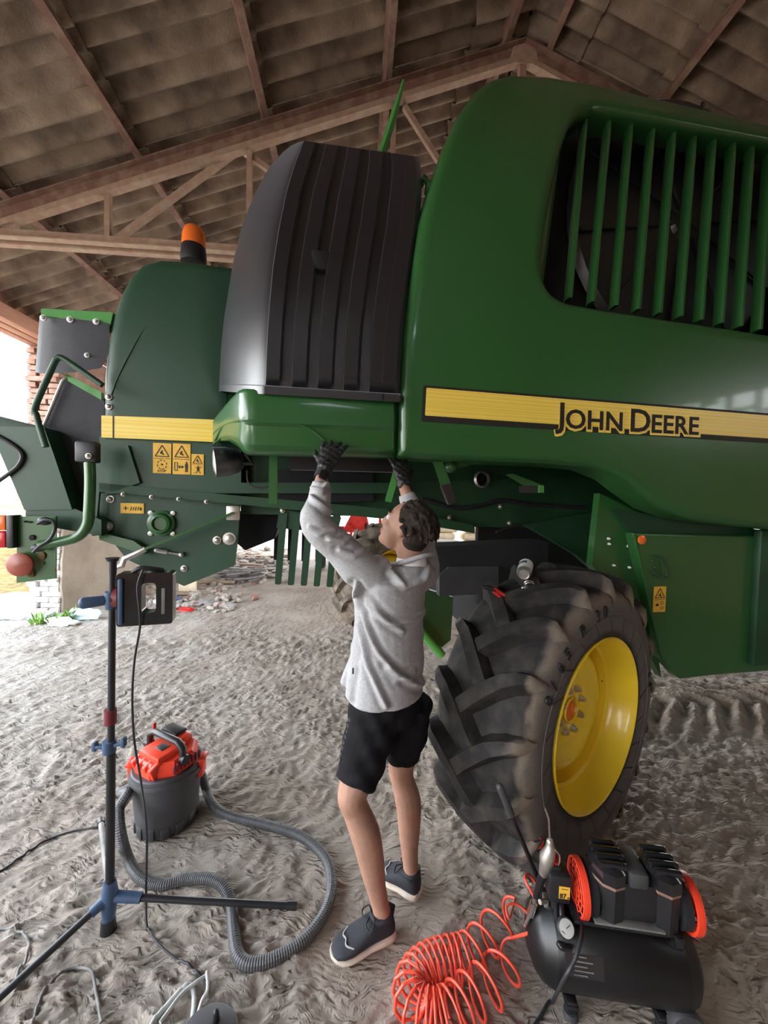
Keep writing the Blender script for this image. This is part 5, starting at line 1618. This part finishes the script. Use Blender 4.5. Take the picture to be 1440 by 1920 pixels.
# motor block with two heads
MZ = TZ + TR + .10
b = B(); tube(b, [(-.10, .01, MZ), (.26, .01, MZ)], [(.075, .075)] * 2, 24); box(b, (.08, .01, MZ), (.20, .15, .15), None, .02); mb = cobj('motor', b, G['black'], 40)
b = B(); box(b, (.075, .0, MZ + .09), (.075, .14, .06), None, .012); cobj('motor_cap', b, G['tank'])
for hx in (-.02, .185):
    b = B(); lathe(b, [(.066, -.09), (.068, .03), (.066, .055)], 10, M.Translation((hx, 0, MZ)) @ M.Diagonal((1, 1.25, 1, 1)) @ M.Rotation(.3, 4, 'Z'), True); cyl = cobj('cylinder_barrel', b, G['black'], 25)
    b = B(); lathe(b, [(.068, .055), (.0695, .058), (.0695, .064), (.068, .066)], 10, M.Translation((hx, 0, MZ)) @ M.Diagonal((1, 1.25, 1, 1)) @ M.Rotation(.3, 4, 'Z'), True); cobj('gasket', b, G['rust'], 25, cyl)
    b = B(); lathe(b, [(.068, .066), (.072, .07), (.070, .112), (.056, .126)], 10, M.Translation((hx, 0, MZ)) @ M.Diagonal((1, 1.25, 1, 1)) @ M.Rotation(.3, 4, 'Z'), True)
    for k in range(4):
        box(b, (hx, -.054 + .036 * k, MZ + .131), (.118 - .012 * abs(k - 1.5), .020, .020), None, .005)
    for sx__ in (-.04, .04):
        for sy__ in (-.05, .05):
            lathe(b, [(.008, .105), (.008, .122), (0, .124)], 8, M.Translation((hx + sx__, sy__, MZ)))
    cobj('cylinder_head', b, G['gloss_black'], 30, cyl)
for fx, s in ((-.135, -1), (.30, 1)):
    b = B()
    mf = M.Translation((fx, .0, MZ - .02)) @ Ry
    for r_ in (.092, .074, .056, .038):
        tube(b, [mf @ V((r_ * math.cos(2 * PI * k / 36), r_ * math.sin(2 * PI * k / 36), s * (.012 - (r_ / .092) ** 2 * .012) )) for k in range(36)], .0055 if r_ > .09 else .0032, 6, closed=True, cap=False)
    for k in range(12):
        a_ = 2 * PI * k / 12
        tube(b, [mf @ V((.02 * math.cos(a_), .02 * math.sin(a_), s * .012)), mf @ V((.09 * math.cos(a_), .09 * math.sin(a_), 0))], .003, 6)
    lathe(b, [(0, .006), (.024, .006), (.024, .016), (0, .016)] if s > 0 else [(0, -.006), (.024, -.006), (.024, -.016), (0, -.016)], 20, mf)
    lathe(b, [(.088, -.0 * s), (.098, -.004 * s), (.098, -.022 * s), (.086, -.022 * s)], 36, mf)
    cobj('fan_guard', b, G['orange'])
    b = B(); lathe(b, [(0, -.03 * s), (.085, -.03 * s), (.085, -.06 * s), (0, -.06 * s)], 30, mf); cobj('fan_shroud', b, G['void_black'])
# pressure switch and gauge
b = B(); box(b, (-.215, -.01, MZ + .0), (.085, .085, .11), None, .01); box(b, (-.215, -.01, MZ - .075), (.05, .05, .05), None, .005); box(b, (-.235, .0, MZ + .06), (.06, .06, .02), None, .006); ps = cobj('pressure_switch', b, G['black'], 35)
b = B(); tube(b, [(-.225, 0, MZ + .066), (-.225, 0, MZ + .08)], .02, 14); cobj('switch_knob', b, G['red'])
b = B(); box(b, (-.20, -.054, MZ - .005), (.042, .002, .048)); st_ = cobj('noise_label', b, G['sticker'], 45)
b = B(); text_geo(b, '87', .026, M.Translation((-.219, -.056, MZ - .026)) @ RX90, .0006, False, .0004); text_geo(b, 'dB', .009, M.Translation((-.190, -.056, MZ - .026)) @ RX90, 0, False, .0004); box(b, (-.199, -.0555, MZ + .010), (.026, .001, .002)); cobj('noise_figure', b, G['ink'], 0, st_)
b = B(); mg = M.Translation((-.205, -.09, TZ + TR - .005)) @ M.Rotation(PI / 2, 4, 'X') @ M.Rotation(-.6, 4, 'X'); lathe(b, [(0, -.02), (.028, -.02), (.033, 0), (.033, .016), (.029, .018)], 26, mg); tube(b, [mg @ V((0, 0, -.02)), V((-.205, -.03, TZ + TR + .02))], .012, 10); ga = cobj('pressure_gauge', b, G['black'])
b = B(); lathe(b, [(.029, .0165), (0, .0165)], 26, mg); cobj('dial', b, G['cable_white'], 45, ga)
b = B(); beam(b, mg @ V((0, 0, .0178)), mg @ V((.016, .012, .0178)), .002, .001); beam(b, mg @ V((-.018, -.008, .0178)), mg @ V((-.008, -.016, .0178)), .0016, .001); cobj('needle', b, G['ink'], 45, ga)
# data plate on the tank
b = B()
rows = []
for k in range(6):
    a_ = rad(147 + 5.5 * k)
    rows.append([(x, (TR + .0025) * math.cos(a_), TZ + (TR + .0025) * math.sin(a_)) for x in (-.215, -.075)])
grid(b, rows); dp = cobj('data_plate', b, G['black_plastic'], 60)
b = B()
for k in range(5):
    a_ = rad(150 + 5.2 * k); r_ = TR + .0035
    c = V((-.16 + .012 * (k % 2), r_ * math.cos(a_), TZ + r_ * math.sin(a_)))
    box(b, c, (.07 if k % 2 else .05, .001, .004), M.Rotation(a_ - PI, 3, 'X'))
cobj('plate_print', b, G['cable_grey'], 45, dp)
# handle with foam grip, hanging strap, small parts
h0, h1 = CMI.inverted() @ W(1012, 1655, 1.42), CMI.inverted() @ W(938, 1478, 1.36)
b = B(); tube(b, [h0 + (h0 - h1) * .25, h1], .0105, 12); ph_ = cobj('pull_handle', b, G['gloss_black'])
b = B(); tube(b, [h1.lerp(h0, .26), h1.lerp(h0, -.01)], .0165, 12, True); cobj('foam_grip', b, G['tank'], 45, ph_)
b = B(); tube(b, [CMI.inverted() @ W(1004, 1578, 1.50), CMI.inverted() @ W(1040, 1660, 1.46)], .010, 10); cobj('second_handle', b, G['gloss_black'])
b = B(); tube(b, catmull([CMI.inverted() @ p for p in (W(1036, 1640, 1.30), W(1042, 1700, 1.27), W(1044, 1755, 1.24), W(1052, 1775, 1.20), W(1070, 1778, 1.2))], 4), .011, 10); cobj('handle_leg', b, G['gloss_black'])
b = B(); tube(b, catmull([V((.29, .02, MZ - .06)), V((.325, .0, MZ - .10)), V((.33, .0, TZ + .13)), V((.31, -.01, TZ + .10)), V((.335, -.02, TZ + .09))], 4), .005, 8); cobj('drain_pipe', b, G['maroon'])
b = B(); box(b, (-.255, .0, TZ + TR + .0), (.02, .04, .04), None, .005); tube(b, [(-.26, -.02, TZ + TR + .02), (-.29, -.04, TZ + TR + .03)], .009, 10); cobj('outlet_valve', b, G['steel'])
cord('compressor_cable', [W(1092, 1725, 1.26), W(1090, 1760, 1.17), W(1078, 1800, 1.13), W(1055, 1840, 1.13)] + [fl_(x, y, .006) for x, y in ((1035, 1880), (1010, 1912), (980, 1960))], .0055, G['cable'], 'black power cable trailing from the compressor across the dirt')
# blow gun hung on the handle
g0 = W(1028, 1615, 1.30)
GE = tag(empty('air_blow_gun', g0), 'silver air blow gun hooked on the compressor handle', 'blow gun')
gw = M.Translation(-g0)
def gobj(name, b, mat, ang=50):
    o = obj(name, b, mat, GE, ang); o.matrix_parent_inverse = gw; return o
Yg = 1.30
b = B(); tube(b, [W(1021, 1514, Yg), W(1029, 1535, Yg), W(1031, 1582, Yg)], [.0032, .0038, .0045], 8); gobj('nozzle', b, G['chrome'])
b = B(); tube(b, [W(1031, 1578, Yg), W(1032, 1590, Yg), W(1026, 1606, Yg), W(1024, 1622, Yg), W(1018, 1640, Yg)], [.012, .017, .026, .022, .014], 12, True); gobj('gun_body', b, G['steel'])
b = B(); tube(b, [W(1026, 1620, Yg), W(1014, 1650, Yg), W(1005, 1680, Yg)], [.016, .013, .011], 12, True); gobj('grip', b, G['gloss_black'])
b = B(); tube(b, catmull([W(1038, 1592, Yg - .01), W(1048, 1603, Yg - .01), W(1048, 1622, Yg - .01), W(1040, 1628, Yg - .01), W(1037, 1610, Yg - .01)], 4), .004, 8); gobj('trigger', b, G['chrome'])
b = B(); tube(b, [W(1008, 1672, Yg), W(1000, 1695, Yg)], .008, 12); tube(b, [W(1001, 1693, Yg), W(994, 1715, Yg)], .013, 12); tube(b, [W(994, 1713, Yg), W(984, 1735, Yg)], .008, 12); gobj('hose_coupling', b, G['chrome'])
# coiled air hose
def coil(path, R0, turns_per_m, ph=0.0):
    p = resample(path, .0022)
    out = []; s = 0; a_ = ph
    nrm = V((0, 0, 1))
    for i in range(len(p)):
        t = (p[min(i + 1, len(p) - 1)] - p[max(i - 1, 0)]).normalized()
        n = (nrm - t * nrm.dot(t)).normalized(); sd = t.cross(n)
        rr_ = R0(i / (len(p) - 1)); a_ += turns_per_m(i / (len(p) - 1)) * .0022 * 2 * PI
        out.append(p[i] + n * rr_ * math.cos(a_) + sd * rr_ * math.sin(a_))
    return out
zz = .066
cpath = [W(990, 1730, 1.29), W(978, 1752, 1.25)] 
axis = catmull([FL(970, 1700, .10), FL(930, 1740, .075), FL(880, 1790, zz), FL(835, 1800, zz), FL(795, 1818, zz), FL(772, 1850, zz), FL(782, 1890, zz), FL(830, 1905, zz), FL(880, 1870, zz), FL(930, 1835, zz), FL(968, 1785, .06)], 12)
turns = lambda t: float(np.interp(t, [0, .12, .25, .32, .62, .70, .85, 1], [8, 10, 18, 46, 46, 24, 12, 8]))
hose = coil(axis, lambda t: float(np.interp(t, [0, .06, .3, .9, 1], [.035, .055, .062, .062, .04])), turns)
end = CMI @ V((-.285, -.04, TZ + TR + .03))
b = B(); tube(b, resample(hose, .0045) + catmull([hose[-1], W(1004, 1740, 1.28), W(1004, 1690, 1.34), W(985, 1650, 1.38), W(992, 1640, 1.42), W(1012, 1665, 1.42)], 6), .0056, 6)
tag(obj('coiled_air_hose', b, G['hose_red'], None, 70), 'coral red coiled air hose heaped on the dirt beside the compressor', 'air hose')
b = B(); tube(b, catmull([hose[0], W(955, 1722, 1.29), W(950, 1700, 1.31), W(968, 1695, 1.32), W(990, 1715, 1.31), W(984, 1737, 1.295)], 6), .0043, 8)
tag(obj('air_hose_tail', b, G['hose_red'], None, 70), 'red hose loop running up to the blow gun coupling', 'air hose')
hk = W(1003, 1576, 1.50)
b = B()
for k in range(3):
    tube(b, [hk + V((.028 * math.cos(a_), .012 * k - .01, .024 * math.sin(a_))) for a_ in [2 * PI * j / 20 for j in range(20)]], .0048, 8, closed=True, cap=False)
tag(obj('hose_ring', b, G['orange'], None, 60), 'small orange hose rings slipped over the compressor handle', 'hose ring')

# ------------------------------------------------------------------ things lying on the tyre
def on_surface(px, py, up_=.03):
    bpy.context.view_layer.update()
    d = ray(px, py).normalized()
    ok, p, *_ = S.ray_cast(bpy.context.evaluated_depsgraph_get(), V((0, 0, EYE)), d, distance=6)
    return p - d * up_
q = on_surface(984, 1078, .045) + V((0, 0, .03))
CN = tag(empty('drink_can', q), 'small silver and white can lying on top of the tyre', 'can')
dv = V((.42, .85, .30)).normalized(); R = dv.to_track_quat('Z', 'Y').to_matrix().to_4x4()
b = B(); lathe(b, [(0, -.056), (.022, -.056), (.026, -.06), (.03, -.052), (.033, -.044), (.033, .044), (.028, .054), (.026, .058), (.0, .056)], 28, R); c1 = obj('can_body', b, G['steel'], CN)
b = B(); lathe(b, [(.0334, -.038), (.0334, .042)], 28, R); obj('can_print', b, G['white'], c1)
b = B(); lathe(b, [(.0338, .0), (.0338, .024)], 28, R)
bmesh.ops.delete(b, geom=[f for f in b.faces if f.calc_center_median().x > .01], context='FACES'); obj('blue_patch', b, G['blue'], c1)
q = on_surface(994, 1098, .02)
b = B(); R = M.Rotation(.5, 3, 'X') @ M.Rotation(.4, 3, 'Y')
for k in range(2):
    tube(b, [q + R @ V((.024 * math.cos(2 * PI * j / 24), .012 * k + .0, .016 * math.sin(2 * PI * j / 24))) for j in range(24)], .004, 8, closed=True, cap=False)
box(b, q + V((-.025, .0, -.012)), (.03, .012, .012), None, .003)
tag(obj('hose_clamp', b, G['chrome'], None, 60), 'shiny steel ring clamp lying on the tyre tread below the can', 'clamp')
q = on_surface(936, 1112, .02)
PL = tag(empty('pliers', q), 'pliers with red handles lying between the tyre lugs', 'pliers')
b = B(); tube(b, [(-.022, .0, .018), (.0, 0, .006), (.035, -.01, -.016)], .008, 8, True); obj('handle', b, G['red'], PL)
b = B(); tube(b, [(-.026, .0, .006), (-.006, 0, -.008), (.02, -.01, -.032)], .008, 8, True); obj('handle', b, G['red'], PL)
b = B(); tube(b, [(-.022, 0, .012), (-.05, .006, .022), (-.075, .01, .024)], [.009, .013, .006], 8, True); obj('jaws', b, G['black'], PL)

# ------------------------------------------------------------------ rubble and litter along the wall
rg = random.Random(21)
def lump(name, px, py, s, mat, label, cat, group=None, flatk=.6, z=None):
    p = FL(px, py); b = B()
    bmesh.ops.create_icosphere(b, subdivisions=3, radius=1)
    o_ = V((rg.uniform(0, 50), rg.uniform(0, 50), 0))
    for v in b.verts:
        n = MN.noise(v.co * 1.1 + o_) * .45 + MN.noise(v.co * 2.6 + o_) * .28 + MN.noise(v.co * 6 + o_) * .16
        v.co *= 1 + n
        v.co = V((v.co.x * s[0], v.co.y * s[1], max(v.co.z, -.5) * s[2]))
    hz_ = (z or 0) + s[2] * .42 + gz(p.x, p.y)
    return tag(obj(name, b, mat, None, 30, loc=(p.x, p.y, hz_)), label, cat, group)
def heap(name, n, xr, yr, smin, smax, mat, label, cat):
    b = B()
    for k in range(n):
        px, py = rg.uniform(*xr), rg.uniform(*yr); p = FL(px, py); r_ = rg.uniform(smin, smax)
        if BF.L(p).x < WX + .12 + r_ * 1.6:
            continue
        g_ = bmesh.ops.create_icosphere(b, subdivisions=1, radius=1)
        sc3 = (r_ * rg.uniform(.7, 1.8), r_ * rg.uniform(.6, 1.1), r_ * rg.uniform(.3, .8))
        R = M.Rotation(rg.uniform(0, 6), 3, 'Z')
        for v in g_['verts']:
            q_ = V((v.co.x * sc3[0], v.co.y * sc3[1], v.co.z * sc3[2])) * rg.uniform(.75, 1.2)
            v.co = R @ q_ + p + V((0, 0, sc3[2] * .5))
    return tag(obj(name, b, mat, None, 25), label, cat, None, 'stuff')
heap('rubble', 150, (250, 450), (1090, 1148), .025, .07, G['stone'], 'small grey rubble and chips strewn along the wall', 'rubble')
heap('back_rubble', 150, (400, 545), (1030, 1092), .06, .16, G['stone'], 'grey rubble heaped at the back behind the rake tines', 'rubble')
heap('brick_chips', 50, (255, 500), (1040, 1140), .03, .08, G['brick'], 'broken reddish brick chips mixed into the rubble', 'rubble')
for px, py, s_, lab in ((366, 1118, .10, 'large tan stone right of the wooden block'), (300, 1122, .09, 'grey stone beside the blue bottle'), (352, 1140, .08, 'rounded pale stone above the red cloth strip'), (420, 1124, .09, 'pale stone left of the hose tangle'), (250, 1130, .10, 'tan stone behind the tripod clamp arm'), (438, 1122, .07, 'small pale stone at the right end of the litter')):
    lump('stone', px, py, (s_, s_ * .8, s_ * .65), G['stone'], lab, 'stone')
for (px, py, L_, a_, lab) in ((330, 1118, .5, .2, 'short pale board lying under the rear side plate'), (405, 1096, .7, .1, 'weathered board lying flat in front of the hose tangle'), (450, 1062, 1.1, -.1, 'long weathered board across the back of the litter heap'), (480, 1046, 1.3, .15, 'farthest long board in the litter heap'), (300, 1150, .4, .6, 'short weathered board at the front of the litter heap')):
    p = FL(px, py); b = B(); box(b, (0, 0, .03), (L_, .11, .035), M.Rotation(a_, 3, 'Z'), .004)
    tag(obj('board', b, G['wood'], None, 30, loc=(p.x, p.y, .02)), lab, 'board')
p = FL(352, 1110); b = B(); box(b, (0, 0, .11), (.28, .06, .2), M.Rotation(.1, 3, 'Z'), .005)
tag(obj('wood_block', b, G['sack'], None, 30, loc=(p.x, p.y, 0)), 'pale wooden block standing under the rear side plate', 'wood block')
for k, (px, py, s, m_, lab, cat) in enumerate(((155, 1160, (.22, .10, .10), 'rag_blue', 'pale blue plastic bag crumpled at the foot of the wall', 'bag'), (118, 1172, (.20, .09, .06), 'white', 'flattened white plastic sheet in front of the pale blue bag', 'plastic sheet'), (30, 1158, (.40, .12, .07), 'rag_blue', 'pale blue sheet spread on the ground outside by the wall', 'plastic sheet'), (345, 1146, (.16, .06, .03), 'red', 'faded red cloth strip in front of the litter heap', 'cloth'), (384, 1133, (.14, .07, .05), 'rag', 'grey rag on the front edge of the litter heap', 'rag'), (318, 1140, (.14, .08, .06), 'rag', 'dark grey rag beside the site light in the litter heap', 'rag'), (430, 1138, (.12, .06, .04), 'rag', 'grey rag at the right end of the litter heap', 'rag'), (300, 1132, (.10, .06, .06), 'rag_blue', 'crumpled pale blue bag behind the grey rags', 'bag'))):
    lump({'bag': 'plastic_bag', 'plastic sheet': 'plastic_sheet', 'cloth': 'cloth_strip', 'rag': 'rag'}[cat], px, py, s, G[m_], lab, cat)
p = FL(329, 1128); b = B(); lathe(b, [(0, -.09), (.03, -.09), (.032, -.08), (.032, .05), (.012, .075), (.012, .095), (0, .095)], 16, Ry)
tag(obj('plastic_bottle', b, G['blue'], None, 40, loc=(p.x, p.y, .05)), 'blue plastic bottle lying in the litter heap', 'bottle')
b = B()
for k in range(9):
    c = FL(rg.uniform(430, 470), rg.uniform(1080, 1095)); r0 = rg.uniform(.18, .42); a0 = rg.uniform(0, 6)
    tube(b, catmull([c + V((r0 * 1.2 * math.cos(a0 + j * .8), r0 * .6 * math.sin(a0 + j * .8), .04 + .02 * k + .03 * math.sin(j))) for j in range(8)], 4), .022, 8)
tag(obj('hose_tangle', b, G['cable_grey'], None, 60), 'tangle of dusty grey hoses heaped behind the rear side plate', 'hoses', kind='stuff')
for k, (px, py) in enumerate(((100, 1172), (118, 1166), (70, 1170), (132, 1164))):
    p = FL(px, py); b = B()
    for j in range(26):
        a_ = rg.uniform(0, 6.3); l_ = rg.uniform(.08, .22); d = V((math.cos(a_) * .6, math.sin(a_) * .6, rg.uniform(.4, 1.2)))
        s_ = d.cross(V((0, 0, 1))).normalized() * .014
        q0 = V((rg.uniform(-.06, .06), rg.uniform(-.06, .06), 0)); q1 = q0 + d * l_ * .6; q2 = q0 + d * l_ - V((0, 0, .03))
        vs = [b.verts.new(x) for x in (q0 - s_ * .3, q0 + s_ * .3, q1 + s_, q2, q1 - s_)]
        b.faces.new(vs)
    tag(obj('weed', b, G['weed'], None, 0, recalc=False, loc=(p.x, p.y, 0)), ('green weed growing at the foot of the whitewashed wall end', 'small green weed tuft nearest the wall end', 'green weed tuft at the outer left beside the pale sheet', 'small green weed tuft behind the pale blue bag')[k], 'weed')

# beyond the machine, seen under its belly
RD = tag(empty('red_implement', (-.45, 9.2, 0), .15), 'red farm implement standing far behind, seen under the machine', 'implement')
b = B(); beam(b, (-.9, 0, .95), (.9, 0, .95), .14, .14); beam(b, (-.7, -.3, .6), (.7, -.3, .6), .12, .12); obj('frame', b, G['red'], RD)
for k in range(5):
    b = B(); tube(b, [(-.7 + .35 * k, 0, .95), (-.7 + .35 * k, -.1, 1.2), (-.7 + .35 * k, -.35, .9), (-.7 + .35 * k, -.3, .05)], .035, 8); obj('tine', b, G['red'] if k % 2 else G['black'], RD)
for s in (-1, 1):
    b = B(); lathe(b, [(.1, -.08), (.38, -.09), (.42, -.04), (.42, .04), (.38, .09), (.1, .08)], 24, M.Translation((s * 1.0, .1, .42)) @ Ry); obj('wheel', b, G['black'], RD)
b = B(); plate(b, [(-.5, -.2, 1.0), (.1, -.2, 1.0), (.0, -.2, 1.35), (-.35, -.2, 1.3)], (0, .3, 0)); obj('hopper', b, G['red'], RD)
ordn = ('lowest', 'second lowest', 'third lowest', 'third from the top', 'second from the top', 'topmost')
b = B(); box(b, (0, 0, 0), (.85, .42, .17), None, .07, 3)
s0 = obj('sack', b, G['sack'], None, 60)
for j in range(2):
    for k in range(6):
        o = s0 if j == 0 and k == 0 else inst(s0)
        tag(o, 'pale plump sack, %s of the %s sack stack far behind the machine' % (ordn[k], ('left', 'right')[j]), 'sack', 'sacks stacked at the back')
        o.location = (1.35 + 1.0 * j + .06 * (k % 2), 9.6, .085 + .182 * k); o.rotation_euler = (0, 0, rg.uniform(-.05, .05))
b = B(); box(b, (0, 0, .4), (.7, .5, .8), None, .02); tag(obj('concrete_block', b, G['concrete'], None, 30, loc=(1.35, 8.6, 0)), 'grey concrete block in front of the pale sack stack', 'block')
